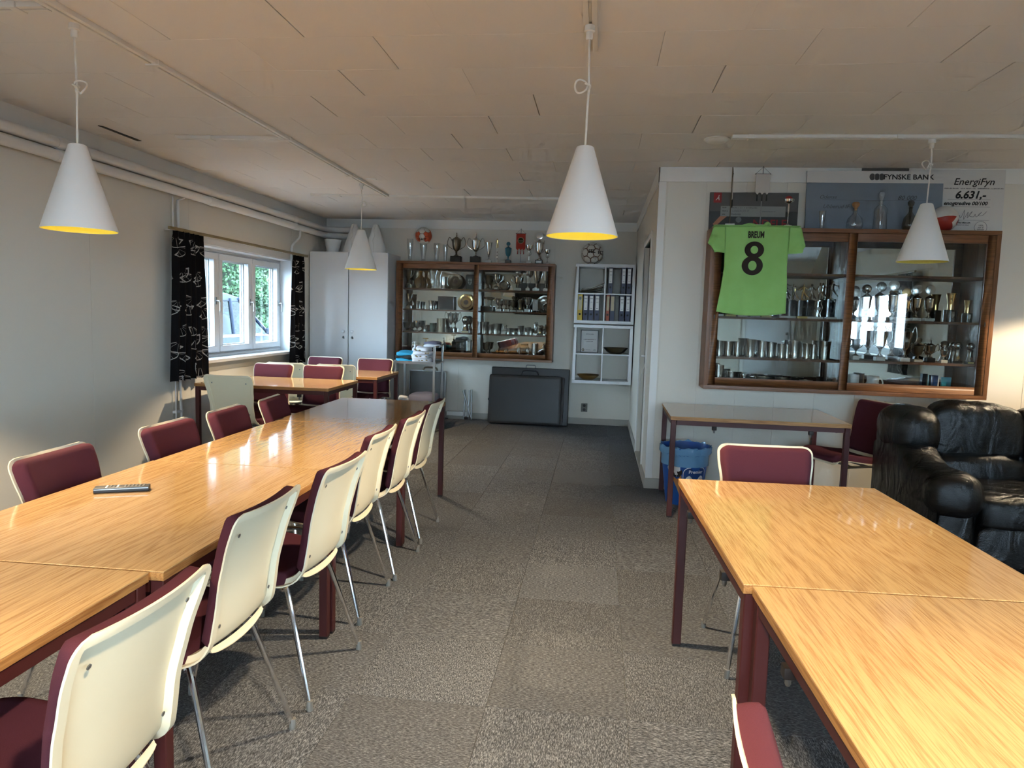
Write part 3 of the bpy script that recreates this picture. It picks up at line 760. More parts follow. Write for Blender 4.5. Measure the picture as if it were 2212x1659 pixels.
def pad_mesh(sa, sb, T, inset, name):
    ns, nc = 30, 21; b = B(); L = sb-sa
    for i in range(ns):
        f = i/(ns-1); f = .5-.5*math.cos(math.pi*f); s = sa+L*f; wd = halfw(s)-inset
        d = min(s-sa, sb-s); rc = .03
        if d < rc: wd -= rc-math.sqrt(max(0, rc*rc-(rc-d)**2))
        for j in range(nc):
            g = math.sin(math.pi/2*(2*j/(nc-1)-1)); x_ = wd*g
            e = min(wd-abs(x_), d); h = 1-max(0, 1-e/.022)**2
            hh = math.sqrt(max(0, h)); de = min(halfw(s)-abs(x_), AT-s if s > AT*.5 else s+.006); b.v.append(shell_pt(s, x_, (rim(de)+.0012)*(1-hh)+(.001+T)*hh))
    b.f = [(i*nc+j, i*nc+j+1, (i+1)*nc+j+1, (i+1)*nc+j) for i in range(ns-1) for j in range(nc-1)]
    return mesh(name, b, 'burgundy_fabric', 0, 60)
ME_SHELL = shell_mesh(); ME_SEAT = pad_mesh(.016, AT*.46, .030, .010, 'seat_pad'); ME_BACK = pad_mesh(AT*.53, AT-.010, .026, .010, 'back_pad')
def lip_mesh():
    b = B(); n = 25
    for i in range(n):
        u = 2*i/(n-1)-1; x_ = u*.15; f = .6*(1-u*u)**.6; p = Vector(shell_pt(AT*.515, x_, -.004)); dz = -.006*f
        for (dy, z_) in ((0, 0), (.003+.004*f, -.008-.008*f), (.006+.010*f, -.010-.011*f), (.006+.010*f, -.0125-.012*f), (-.002+.003*f, -.012-.010*f), (-.006, -.008)):
            b.v.append((x_, p.y+dy, p.z+z_+dz))
    m = 6
    b.f = [(i*m+j, i*m+(j+1) % m, (i+1)*m+(j+1) % m, (i+1)*m+j) for i in range(n-1) for j in range(m)]+[tuple(range(m)), tuple((n-1)*m+k for k in range(m))]
    return mesh('rear_lip', b, 'shell_plastic', 0, 40)
ME_LIP = lip_mesh()
def make_chair(label, loc, rz):
    t = thing('shell_chair', label, 'chair', loc, rz, 'white shell chairs with burgundy pads')
    sh = link('shell', ME_SHELL, t); link('seat_pad', ME_SEAT, t); link('back_pad', ME_BACK, t)
    link('rear_lip', ME_LIP, t)
    for sx in (-1, 1):
        for s_ in (AT*.60, AT-.075):
            p = shell_pt(s_, sx*.145, -.007); pn, d = prof(s_)
            o = obj('screw', B().lathe([(.0055, 0), (.0055, .002), (.002, .0028), (0, .0015)], 10), 'steel_grey', sh, p)
            o.rotation_euler = Vector((0, d.z, -d.x)).to_track_quat('Z', 'Y').to_euler()
    for sx in (-1, 1):
        for (ty, fx, fy) in ((-.135, .222, -.205), (.120, .232, .250)):
            sg = 1 if ty > 0 else -1
            pts = bez([(sx*.165, ty-sg*.05, .402), (sx*.168, ty, .398), (sx*.172, ty+sg*.022, .375), (sx*fx, fy, .012)], 5)
            lg = obj('leg', B().tube(pts, .0095, 10), 'chrome', t)
            obj('foot_cap', B().lathe([(.011, 0), (.0118, .004), (.0112, .035), (.0098, .036)], 10, (sx*fx*.998, fy*.998, 0)), 'grey_plastic', lg)
        obj('seat_rail', B().tube([(sx*.165, -.085, .402), (sx*.165, .07, .402)], .0095, 10), 'chrome', t)
    for yy in (-.07, .06): obj('cross_bar', B().tube([(-.165, yy, .404), (.165, yy, .404)], .008, 8), 'steel_grey', t)
    return t
# chair local: front is -y, backrest +y
FACE_L = R(-90)      # chair on the right of a table, facing -X (front -y -> -x)
FACE_R = R(90)
c0 = make_chair('white shell chair nearest the camera at the bottom left, seen from behind', (-1.10, 1.20, 0), FACE_L)
def ch(x, y, rz, label): return dup(c0, (x, y, 0), rz, label)
G = 'chairs'
ch(-1.205, 1.905, R(-90), 'second white shell chair from the camera on the aisle side of the left row')
ch(-1.185, 2.49, R(-92), 'third white shell chair from the camera on the aisle side of the left row')
ch(-1.255, 3.16, R(-89), 'fourth white shell chair from the camera on the aisle side of the left row')
ch(-1.245, 3.70, R(-90), 'fifth white shell chair from the camera on the aisle side of the left row')
ch(-1.265, 4.30, R(-90), 'farthest white shell chair on the aisle side of the left row')
ch(-1.69, 1.70, R(91), 'burgundy-padded chair on the wall side cut by the left picture edge')
ch(-1.70, 2.37, R(93), 'burgundy-padded chair behind the remote control on the wall side')
ch(-1.70, 3.06, R(91), 'second burgundy-padded chair past the remote on the wall side')
ch(-1.70, 3.60, R(93), 'third burgundy-padded chair past the remote on the wall side')
ch(-1.70, 4.15, R(97), 'farthest burgundy-padded chair on the wall side of the left row')
ch(-2.93, 5.62, R(180), 'chair showing its plain grey-white back in front of the window table')
ch(-3.17, 6.37, R(-1), 'chair facing the camera at the left of the window table')
ch(-2.65, 6.37, R(1), 'chair facing the camera at the right of the window table')
ch(-3.13, 7.11, R(180), 'chair turned to the wardrobe table, back to back with the left one')
ch(-2.60, 7.11, R(180), 'chair turned to the wardrobe table, back to back with the right one')
ch(-3.13, 7.61, R(0), 'chair facing the camera at the left of the wardrobe table')
ch(-2.515, 7.60, R(3), 'chair facing the camera at the right of the wardrobe table')
ch(.765, 2.955, R(2), 'chair at the far head of the right row of tables')
ch(1.79, 5.30, R(-68), 'chair seen in profile between partition table and sofa')
ch(.51, .85, R(90), 'chair back cut by the bottom edge beside the nearest right table')
ch(1.09, 2.02, R(-90), 'chair cut by the right picture edge in front of the sofa')

# ================================================================== SOFA
def make_sofa(label, loc, rz):
    t = thing('leather_sofa', label, 'sofa', loc, rz)
    W_, D_ = 2.15, .98            # x 0..W, y 0 (front) .. D (back)
    obj('base', B().box(.10, W_-.10, .10, D_-.06, .06, .30), 'black_leather', t, bev=.03, seg=3)
    obj('back_frame', B().puff((W_/2, D_-.16, .45), (W_-.12, .26, .74), .35, 40, 16, .004, 3), 'black_leather', t)
    for sx in (0, 1):
        X = lambda q: q if sx == 0 else W_-q
        prof_s = bez([(.06, .44), (.0, .54), (.10, .60), (.34, .60), (.58, .70), (.78, .82), (.90, .80)], 8)
        b = B(); n = 22; m = len(prof_s)
        for p in prof_s:
            f = p.x/.90
            for k in range(n):
                a = math.pi*k/(n-1)
                q = abs(math.cos(a))**.7*math.copysign(1, math.cos(a)); hgt = abs(math.sin(a))**.7
                wob = .006*noise.noise(Vector((p.x*14, k*.6, sx*7)))
                hw = .125+.02*math.sin(f*3.0)
                xx = .15+hw*q*(.86+.14*hgt)
                zz = p.y-.20*(1-hgt)+wob
                b.v.append((X(xx), p.x, zz))
        b.f = [(i*n+j, i*n+j+1, (i+1)*n+j+1, (i+1)*n+j) for i in range(m-1) for j in range(n-1)]
        arm = obj('arm', b, 'black_leather', t, smooth=60)
        side = [(.05, .05), (.93, .05), (.95, .62), (.80, .70), (.56, .56), (.34, .46), (.10, .46), (.03, .38)]
        obj('arm_side', B().prism(side, min(X(.035), X(.27)), max(X(.035), X(.27)), 'YZ'), 'black_leather', arm, bev=.03, seg=3)
        obj('arm_panel', B().puff((X(.15), .035, .27), (.20, .07, .38), .7, 26, 16), 'black_leather', arm)
        obj('arm_roll', B().puff((X(.15), .075, .475), (.30, .26, .25), .8, 30, 18, .014, 5), 'black_leather', arm)
        obj('arm_cap', B().puff((X(.165), .74, .735), (.31, .46, .31), .75, 32, 20, .014, 9), 'black_leather', arm)
    n = 3; x0 = .27; cw = (W_-.54)/n
    for k in range(n):
        cx = x0+cw*(k+.5)
        obj('seat_cushion', B().puff((cx, .36, .375), (cw+.01, .72, .21), .38, 36, 18, .010, k*3), 'black_leather', t)
        bc = obj('back_cushion', B().puff((cx, .73, .735), (cw+.02, .25, .38), .50, 36, 20, .016, 20+k*3), 'black_leather', t, rot=(0, 0, 0))
        obj('lumbar_roll', B().puff((cx, .655, .515), (cw+.01, .26, .21), .55, 36, 16, .012, 40+k*3), 'black_leather', bc)
        obj('front_apron', B().puff((cx, .07, .19), (cw+.01, .13, .26), .35, 30, 14, .006, 60+k), 'black_leather', t)
    for (fx, fy) in ((.2, .12), (W_-.2, .12), (.2, .85), (W_-.2, .85)): obj('foot', B().lathe([(.03, 0), (.035, .065), (0, .065)], 12, (fx, fy, 0)), 'wood_dark_base', t)
    return t
make_sofa('plump black leather sofa in front of the right trophy case', (1.83, 4.05, 0), R(0))

# ================================================================== WARDROBE
t = thing('wardrobe', 'tall white two-door wardrobe in the far left corner', 'wardrobe', (-3.63, 8.62, 0))
obj('body', B().box(.0, .018, .02, .56, .0, 2.105).box(.992, 1.01, .02, .56, 0, 2.105).box(.018, .992, .02, .56, 2.087, 2.105).box(.018, .992, .02, .56, 0, .08).box(.018, .992, .55, .56, .08, 2.087), 'white_lacquer', t, bev=.001, seg=1)
for k, (a, b_) in enumerate(((.002, .501), (.511, 1.008))):
    d = obj('wardrobe_door', B().box(a, b_, 0, .019, .08, 2.103), 'white_lacquer', t, bev=.002)
    kx = .447 if k == 0 else .562
    obj('knob', B().lathe([(.008, 0), (.010, -.012), (.021, -.018), (.022, -.028), (.014, -.035), (0, -.036)], 16, (kx, 0, 1.12), ax='Y'), 'white_lacquer', d)
    obj('lock', B().lathe([(.018, 0), (.018, -.004), (.013, -.006), (.012, -.0045), (0, -.0045)], 16, (kx, 0, 1.045), ax='Y'), 'chrome', d)
    obj('keyhole', B().lathe([(.0118, -.0046), (.0118, -.0066), (0, -.0066)], 12, (kx, 0, 1.045), ax='Y'), 'black_plastic', d)
# things on the wardrobe
t = thing('flower_pot', 'white tapered pot lying on the wardrobe beside the pipes', 'pot', (-3.42, 8.86, 2.105))
obj('pot', B().lathe([(.0, .0), (.066, 0), (.072, .01), (.094, .09), (.105, .165), (.100, .166), (.088, .09), (.066, .012), (0, .012)], 28), 'lamp_white', t)
obj('pot_rim', B().lathe([(.105, .158), (.108, .163), (.105, .169), (.100, .166)], 28, close=False), 'lamp_white', t)
def loose_shade(label, x, y):
    t = thing('lamp_shade', label, 'lamp shade', (x, y, 2.105), group='spare cone shades on the wardrobe')
    obj('cone', B().lathe([(.150, 0), (.036, .36), (.028, .364), (.02, .36), (.147, .001)], 36, close=False), 'lamp_white', t, smooth=50)
    obj('cord', B().tube(bez([(.0, -.02, .366)]+[(q, -(.15-.114*z/.36+.006), z) for (q, z) in ((.006, .34), (-.006, .28), (.012, .22), (-.008, .16), (.010, .10), (.014, .05), (.024, .008))], 5), .0035, 7), 'cord_white', t)
loose_shade('spare white cone shade on the wardrobe, left one', -3.13, 8.83)
loose_shade('spare white cone shade on the wardrobe, right one', -2.85, 8.84)

# ================================================================== CUBE SHELVES
def cube_shelf(label, zb):
    t = thing('cube_shelf', label, 'shelf', (-.312, 8.82, zb), group='white cube shelves on the far wall')
    W_, H_, D_ = .725, .725, .375
    obj('carcass', B().box(0, W_, 0, D_, 0, .036).box(0, W_, 0, D_, H_-.036, H_).box(0, .036, 0, D_, .036, H_-.036).box(W_-.036, W_, 0, D_, .036, H_-.036), 'white_lacquer', t, bev=.0015)
    obj('divider', B().box(W_/2-.008, W_/2+.008, 0, D_, .036, H_-.036), 'white_lacquer', t)
    for a, b_ in ((.036, W_/2-.008), (W_/2+.008, W_-.036)): obj('shelf_board', B().box(a, b_, .003, D_, H_/2-.008, H_/2+.008), 'white_lacquer', t)
    return t
cube_shelf('upper white cube shelf holding ring binders', 1.312)
cube_shelf('lower white cube shelf holding the framed certificate and bowls', .570)
def binder(label, x, zb, mt, wd=.052, lab='print_white', lines=True, hole=True, y=8.835):
    t = thing('ring_binder', label, 'binder', (x, y, zb), group='ring binders in the upper cube shelf')
    obj('cover', B().box(-wd/2, wd/2, 0, .28, 0, .316), mt, t, bev=.003)
    if lab:
        l = obj('spine_label', B().box(-wd*.36, wd*.36, -.0015, .001, .125, .300), lab, t)
        if lines: obj('print_lines', B().box(-wd*.30, wd*.30, -.0022, 0, .262, .268).box(-wd*.22, wd*.24, -.0022, 0, .222, .227).box(-wd*.18, wd*.18, -.0022, 0, .145, .150), 'print_grey', l, smooth=0)
    if hole: obj('finger_ring', B().lathe([(.011, .0), (.013, -.002), (.009, -.003), (.008, .0)], 14, (0, 0, .075), ax='Y', close=False).lathe([(.0085, -.0008), (0, -.0008)], 14, (0, 0, .075), ax='Y'), 'black_plastic', t)
z1, z2 = 1.312+.3705+.001, 1.312+.0365
binder('dark blue binder standing alone in the top right cube', .115, z1, 'binder_blue')
binder('dark blue binder second from right in the top right cube', .272, z1, 'binder_blue')
binder('dark blue binder at the right end of the top right cube', .338, z1, 'binder_blue')
binder('yellow binder with a crest on its spine', -.246, z2, 'binder_yellow', .058, 'label_cream', False)
binder('dark blue binder just right of the yellow one', -.176, z2, 'binder_blue', .058)
binder('dark blue binder third from left beside the yellow one', -.108, z2, 'binder_blue', .058)
binder('dark blue binder leaning at the middle divider', -.036, z2, 'binder_blue', .058)
binder('brick red binder in the lower right cube', .094, z2, 'binder_red', .040, 'label_cream', False)
binder('dark binder with a cream label beside the red one', .150, z2, 'binder_blue', .056, 'label_cream', False, False)
binder('dark blue binder second from right in the lower right cube', .264, z2, 'binder_blue', .056)
binder('dark blue binder at the right end of the lower right cube', .337, z2, 'binder_blue', .056)
yb = [o for o in C.objects if o.get('label', '') == 'yellow binder with a crest on its spine'][0]
obj('crest', B().prism([(-.014, .285), (.014, .285), (.015, .262), (.0, .244), (-.015, .262)], -.0026, 0, 'XZ'), 'print_grey', yb, smooth=0)
t = thing('magazine_stack', 'curling brown papers stacked in the top left cube', 'papers', (-.11, 8.99, z1))
for k in range(5):
    obj('sheet', B().grid(lambda u, v, k=k: (-.15+.27*u+.008*k, -.14+.26*v, .006+.012*k+(.012+.018*k)*u*u), 10, 3), 'bowl_dark' if k < 3 else 'pewter', t).modifiers.new('th', 'SOLIDIFY').thickness = .006
t = thing('certificate', 'framed white certificate in the lower cube shelf', 'frame', (-.115, 9.02, .570+.371)); t.rotation_euler = (R(-6), 0, 0)
obj('frame', B().box(-.112, .112, 0, .014, 0, .010).box(-.112, .112, 0, .014, .278, .288).box(-.112, -.102, 0, .014, .01, .278).box(.102, .112, 0, .014, .01, .278), 'frame_black', t)
pp = obj('paper', B().box(-.102, .102, .004, .010, .01, .278), 'paper_white', t)
scribble(pp, -.045, .05, .236, .012, 'print_black', .0035, 1); scribble(pp, -.075, .078, .168, .010, 'print_black', .0035, 2); scribble(pp, -.045, .045, .142, .010, 'print_black', .0035, 3)
obj('seal', B().lathe([(.017, .004), (.017, .0032), (.010, .0032), (.009, .004)], 16, (-.078, 0, .036), ax='Y', close=False), 'pattern_brown', pp)
obj('print_lines', B().box(-.045, .015, .0033, .004, .034, .038).box(.05, .085, .0033, .004, .03, .034).box(.055, .08, .0033, .004, .04, .044), 'print_grey', pp, smooth=0)
def bowl(label, x, y, z, r, h, mt):
    o = obj('bowl', B().lathe([(0, 0), (r*.45, 0), (r*.72, h*.35), (r, h), (r*.985, h*1.02), (r*.68, h*.42), (r*.4, h*.12), (0, h*.1)], 32, (0, 0, 0)), mt, None, (x, y, z)); return tag(o, label, 'bowl', 'bowls in the lower cube shelf')
bowl('dark brown dish in the upper right cube of the lower shelf', .215, 8.99, .570+.3715, .155, .075, 'bowl_dark')
bowl('amber brown bowl in the bottom left cube', -.115, 8.98, .570+.037, .142, .062, 'bowl_brown')

# ================================================================== FOLDED BLACK COUCH, CART AND THE REST BY THE FAR WALL
t = thing('folding_couch', 'large black folded massage couch standing on its edge', 'massage couch', (-.855, 8.86, 0)); t.rotation_euler = (R(-7), 0, 0)
obj('rear_half', B().box(-.495, .505, .085, .17, .012, .735), 'vinyl_black', t, bev=.02, seg=3)
fh = obj('front_half', B().box(-.505, .42, -.045, .08, .012, .635), 'vinyl_black', t, bev=.045, seg=4)
obj('front_half_edge', B().box(.42, .445, .0, .08, .03, .62), 'dark_metal', t, bev=.004)
obj('carry_handle', B().tube(bez([(-.11, .08, .645), (-.085, .07, .69), (0, .066, .70), (.085, .07, .69), (.11, .08, .645)], 6), .009, 8), 'black_plastic', t)
obj('wire_handle', B().tube([(-.06, .16, .72), (-.06, .16, .765), (-.052, .16, .773), (.052, .16, .773), (.06, .16, .765), (.06, .16, .72)], .005, 8), 'steel_grey', t)
obj('catch', B().box(-.525, -.503, .05, .08, .30, .33), 'black_plastic', t, bev=.004)
t = thing('steel_trestle', 'crossed grey steel legs leaning against the far wall', 'metal legs', (-1.66, 9.10, 0))
for (a, b_) in (((-.05, -.03, .02), (-.055, .05, .39)), ((-.07, -.02, .39), (.055, -.05, .015)), ((.0, .0, .03), (.0, .055, .385)), ((.045, -.01, .03), (.03, .055, .395))):
    obj('steel_leg', B().tube([a, b_], .011, 10), 'steel_grey', t)
obj('hinge', B().cbox((-.02, -.03, .025), (.05, .03, .03)), 'dark_metal', t)
t = thing('skirting_box', 'low white box along the skirting beside the steel legs', 'box', (-1.93, 9.14, .0))
obj('box', B().box(-.02, .25, -.03, .04, .045, .10), 'white_trim', t, bev=.004); obj('support', B().box(0, .23, -.02, .04, 0, .045), 'trim_grey', t)
t = thing('folded_bench', 'dark grey folded panel with light metal edge behind the cart', 'panel', (-2.42, 8.95, 0)); t.rotation_euler = (R(-6), 0, 0)
obj('panel', B().box(.0, .46, .0, .05, .02, .625), 'board_grey', t, bev=.006)
obj('metal_edge', B().box(-.01, .47, -.008, .056, .628, .640).box(.462, .474, -.008, .056, .02, .63).box(-.014, -.002, -.008, .056, .02, .63), 'steel_grey', t, bev=.002)
obj('handle', B().tube(bez([(.16, .03, .635), (.18, .03, .675), (.26, .03, .68), (.33, .03, .675), (.35, .03, .635)], 5), .012, 8), 'bronze', t)
t = thing('steel_cart', 'grey steel trolley loaded with folded towels', 'cart', (-2.33, 8.00, 0))
for (px, py, hh) in ((0, 0, .83), (.46, 0, 1.0), (0, .42, .83), (.46, .42, 1.0)):
    p = obj('post', B().box(px-.013, px+.013, py-.013, py+.013, .05, hh), 'steel_grey', t, bev=.002)
    obj('caster', B().lathe([(.0, -.012), (.024, -.012), (.024, .012), (0, .012)], 14, (px, py, .026), ax='X'), 'black_plastic', p)
for z in (.30, .79):
    s = obj('tray', B().box(-.02, .48, -.01, .43, z, z+.016), 'steel_grey', t, bev=.002)
    obj('tray_rim', B().box(-.02, .48, -.014, -.008, z, z+.03), 'steel_grey', s); obj('tray_rim', B().box(-.02, .48, .428, .434, z, z+.03), 'steel_grey', s)
obj('push_bar', B().tube([(.46, 0, .99), (.46, .42, .99)], .011, 10), 'rod_wood', t)
def towel(name, label, c, d, mt, spots=None, seed=1, layers=3):
    t = thing(name, label, 'towel', c, 0, 'folded towels on the trolley')
    for k in range(layers):
        h = d[2]/layers; rr = random.Random(seed*10+k); sw = 1-.10*k*rr.random()
        o = obj('fold', B().puff((rr.uniform(-.01, .01), rr.uniform(-.01, .01), h*(k+.5)), (d[0]*sw, d[1]*sw, h*1.25), .48, 36, 16, .030, seed+k), mt[k % len(mt)], t)
        if spots:
            bb = B()
            for q in range(4): bb.sphere((rr.uniform(-.4, .4)*d[0], -d[1]*sw*.49+.004, h*(k+.5)+rr.uniform(-.3, .3)*h), .009, 8, 5, (1.5, .35, .8))
            obj('print_spot', bb, spots, o)
    return t
tz = .807
towel('folded_towel', 'bright blue folded towels at the left of the trolley top', (-2.23, 8.19, tz+.001), (.25, .30, .105), ['towel_blue', 'towel_dark', 'towel_blue'], None, 4, 3)
towel('folded_towel', 'crumpled white patterned towels stacked on the trolley top', (-2.03, 8.13, tz+.001), (.22, .26, .17), ['towel_white'], 'pattern_brown', 9, 4)
towel('folded_towel', 'grey-white towel lying at the right of the patterned towels', (-1.965, 8.27, tz+.172), (.20, .20, .06), ['towel_white', 'pillow_grey'], None, 15, 2)
t = thing('pump_bottle', 'white pump bottle behind the blue towels', 'bottle', (-2.20, 8.375, tz+.0))
obj('bottle', B().lathe([(0, 0), (.03, 0), (.032, .008), (.032, .135), (.024, .152), (.012, .16), (.012, .17), (0, .17)], 18), 'bottle_white', t)
obj('pump', B().lathe([(.014, .168), (.014, .184), (.005, .19), (.005, .214), (.011, .216), (.011, .226), (0, .226)], 12).tube([(0, 0, .22), (-.018, -.012, .222), (-.022, -.014, .213)], .004, 6), 'bottle_white', t)
t = thing('pump_bottle', 'grey pump top showing behind the white towels', 'bottle', (-2.06, 8.36, tz+.0))
obj('bottle', B().lathe([(0, 0), (.032, 0), (.033, .17), (.012, .19), (.012, .20), (0, .20)], 16), 'smoke_glass', t)
obj('pump', B().lathe([(.013, .2), (.013, .212), (.005, .216), (.005, .262), (.014, .264), (.014, .272), (0, .272)], 12).tube([(-.04, 0, .268), (.03, 0, .268)], .005, 6), 'pattern_brown', t)
o = obj('pillow', B().puff((0, 0, .06), (.34, .36, .125), .55, 32, 16, .01, 2), 'pillow_grey', None, (-2.03, 8.2, .317)); tag(o, 'grey pillow on the lower tray of the trolley', 'pillow')
t = thing('wire_basket', 'small white basket on the lower tray of the trolley', 'basket', (-2.25, 8.11, .317))
obj('basket', B().lathe([(.035, 0), (.05, .002), (.062, .06), (.066, .062), (.058, .01), (0, .006)], 4, (0, 0, 0), sx=1.1), 'bottle_white', t, smooth=0)
obj('contents', B().puff((0, 0, .066), (.10, .10, .05), .7, 18, 10, .02, 4), 'paper_white', t)

# ================================================================== REMOTE, BIN
t = thing('remote_control', 'slim black remote control lying on the left table', 'remote', (-1.668, 2.305, .7205), R(26))
obj('body', B().box(-.088, .088, -.023, .023, 0, .018), 'black_plastic', t, bev=.004)
bt = {}
for i in range(12):
    for j in (-1, 0, 1):
        if i in (0, 5): continue
        obj('button', B().cbox((-.060+.0118*i, j*.012, .0185), (.007, .008, .003)), 'print_white' if i in (1, 4) else 'grey_plastic', t, bev=.0008, seg=1)
obj('silver_strip', B().box(-.086, .086, -.0236, -.0226, .012, .0145), 'steel_grey', t)
t = thing('waste_bin', 'blue waste bin with an ice cream print under the partition table', 'bin', (.690, 5.47, 0))
rb = lambda z: .132+(.182-.132)*z/.42
obj('bucket', B().lathe([(0, .004), (.130, 0), (.132, .006), (.182, .42), (.187, .425), (.187, .438), (.180, .44), (.176, .42), (.128, .012), (0, .012)], 40), 'bin_blue', t)
bag = B(); n = 56
for i, (r_, z) in enumerate(((.176, .30), (.178, .41), (.186, .445), (.192, .44), (.193, .40), (.188, .385))):
    for k in range(n):
        a = 2*math.pi*k/n; wv = .0035*math.sin(9*a+i)+.004*math.sin(17*a+2*i)
        bag.v.append(((r_+(wv if i > 1 else 0))*math.cos(a), (r_+(wv if i > 1 else 0))*math.sin(a), z+wv*(1.5 if i in (2, 5) else .3)))
bag.f = [(i*n+k, i*n+(k+1) % n, (i+1)*n+(k+1) % n, (i+1)*n+k) for i in range(5) for k in range(n)]
obj('bin_liner', bag, 'bag_plastic', t)
def on_bin(ang0, eps):
    def wv(co):
        a = ang0+co.x/.165; r_ = rb(co.y)+eps+co.z
        return Vector((r_*math.cos(a), r_*math.sin(a), co.y))
    return wv
def decal(pts, mt, ang0, eps, name='print'):
    b = B(); f = on_bin(ang0, eps); cx = sum(p[0] for p in pts)/len(pts); cz = sum(p[1] for p in pts)/len(pts); n = len(pts)
    rings = [[(cx+(p[0]-cx)*q, cz+(p[1]-cz)*q) for p in pts] for q in (1, .75, .5, .25)]
    for rg in rings: b.v += [tuple(f(Vector((p[0], p[1], 0)))) for p in rg]
    b.v.append(tuple(f(Vector((cx, cz, 0)))))
    for i in range(3): b.f += [(i*n+k, i*n+(k+1) % n, (i+1)*n+(k+1) % n, (i+1)*n+k) for k in range(n)]
    b.f += [(3*n+k, 3*n+(k+1) % n, 4*n) for k in range(n)]
    return obj(name, b, mt, t, smooth=60)
def rrect(x0, x1, z0, z1, r_, n=5):
    out = []
    for (cx, cz, a0) in ((x1-r_, z1-r_, 0), (x0+r_, z1-r_, 90), (x0+r_, z0+r_, 180), (x1-r_, z0+r_, 270)):
        for k in range(n+1): a = R(a0+90*k/n); out.append((cx+r_*math.cos(a), cz+r_*math.sin(a)))
    return out
A0 = R(-80)
decal(rrect(-.058, .135, .10, .300, .05), 'print_white', A0, .0012)
decal(rrect(-.053, .130, .105, .295, .046), 'bin_navy', A0, .0020)
decal(rrect(-.035, .115, .115, .236, .028), 'print_white', A0, .0028)
text('Premier', .036, 'print_white', t, (0, 0, 0), (0, 0, 0), bold=.0006, ext=.0, sx=1.0, warp=lambda co: on_bin(A0, .0032)(Vector((co.x+.042, co.y+.265, 0))))
text('Nestlé', .060, 'print_red', t, (0, 0, 0), (0, 0, 0), bold=.0016, ext=.0, sx=.80, warp=lambda co: on_bin(A0, .0040)(Vector((co.x+.042, co.y+.190, 0))))
rr = random.Random(4)
decal([(-.125+.052*math.cos(a)*(1+.18*rr.uniform(-1, 1)), .285+.062*math.sin(a)*(1+.15*rr.uniform(-1, 1))) for a in [2*math.pi*k/16 for k in range(16)]], 'print_white', A0, .0014)
decal([(-.150, .255), (-.10, .262), (-.065, .278), (-.062, .25), (-.08, .225), (-.12, .222), (-.15, .235)], 'frame_black', A0, .0018)
decal([(-.150, .232), (-.068, .236), (-.042, .02), (-.056, .01)], 'cone_wafer', A0, .0022)
decal([(-.125, .262), (-.10, .258), (-.095, .238), (-.118, .236)], 'print_white', A0, .0026)
# ================================================================== TROPHY CASES
def trophy_case(name, label, loc, W_, H_, D_, split, shelves_l, shelves_r, front_right):
    """local x along, y 0 = front face .. D = wall, z from the bottom"""
    t = thing(name, label, 'display case', loc)
    th = .030
    obj('case_top', B().box(0, W_, 0, D_, H_-th, H_), 'teak_case', t, bev=.002)
    obj('case_bottom', B().box(0, W_, 0, D_, 0, th), 'teak_case', t, bev=.002)
    obj('case_side', B().box(0, th, 0, D_, th, H_-th), 'teak_case_upright', t, bev=.002)
    obj('case_side', B().box(W_-th, W_, 0, D_, th, H_-th), 'teak_case_upright', t, bev=.002)
    obj('mirror_back', B().box(th, W_-th, D_-.012, D_-.006, th, H_-th), 'mirror', t, smooth=0)
    obj('back_board', B().box(th, W_-th, D_-.006, D_, th, H_-th), 'shelf_wood', t, smooth=0)
    obj('inner_post', B().box(split-.012, split+.012, .055, D_-.013, th, H_-th), 'teak_case_upright', t)
    for z in shelves_l: obj('case_shelf', B().box(th, split-.012, .06, D_-.013, z-.018, z), 'shelf_wood', t, bev=.001, seg=1)
    for z in shelves_r: obj('case_shelf', B().box(split+.012, W_-th, .06, D_-.013, z-.018, z), 'shelf_wood', t, bev=.001, seg=1)
    # two sliding glazed doors, one in front of the other
    fw = .058
    for k, (a, b_, yy) in enumerate(((th, split+.035, .030 if front_right else .004), (split-.035, W_-th, .004 if front_right else .030))):
        y0, y1 = yy, yy+.022
        d = obj('sliding_door', B().box(a, a+fw, y0, y1, th+.003, H_-th-.003).box(b_-fw, b_, y0, y1, th+.003, H_-th-.003).box(a+fw, b_-fw, y0, y1, th+.003, th+.06).box(a+fw, b_-fw, y0, y1, H_-th-.062, H_-th-.003), 'teak_case', t, bev=.002)
        obj('pane', B().box(a+fw, b_-fw, y0+.009, y0+.013, th+.06, H_-th-.062), 'case_glass', d, smooth=0)
        kx = a+.028 if k == 0 else b_-.028
        obj('finger_pull', B().box(kx-.004, kx+.004, y0-.001, y0+.004, H_*.44, H_*.44+.03), 'black_plastic', d)
    return t
CB = (-2.605, 8.93, .80); trophy_case('trophy_case', 'smaller-looking wooden trophy case with mirror back on the far wall', CB, 2.03, 1.235, .27, 1.035, (.338, .628, .897), (.338, .628, .897), False)
CR = (.815, 5.59, .865); trophy_case('trophy_case', 'wooden trophy case with mirror back behind the green jersey', CR, 2.04, 1.230, .26, 1.03, (.252, .562, .90), (.258, .567, .90), True)

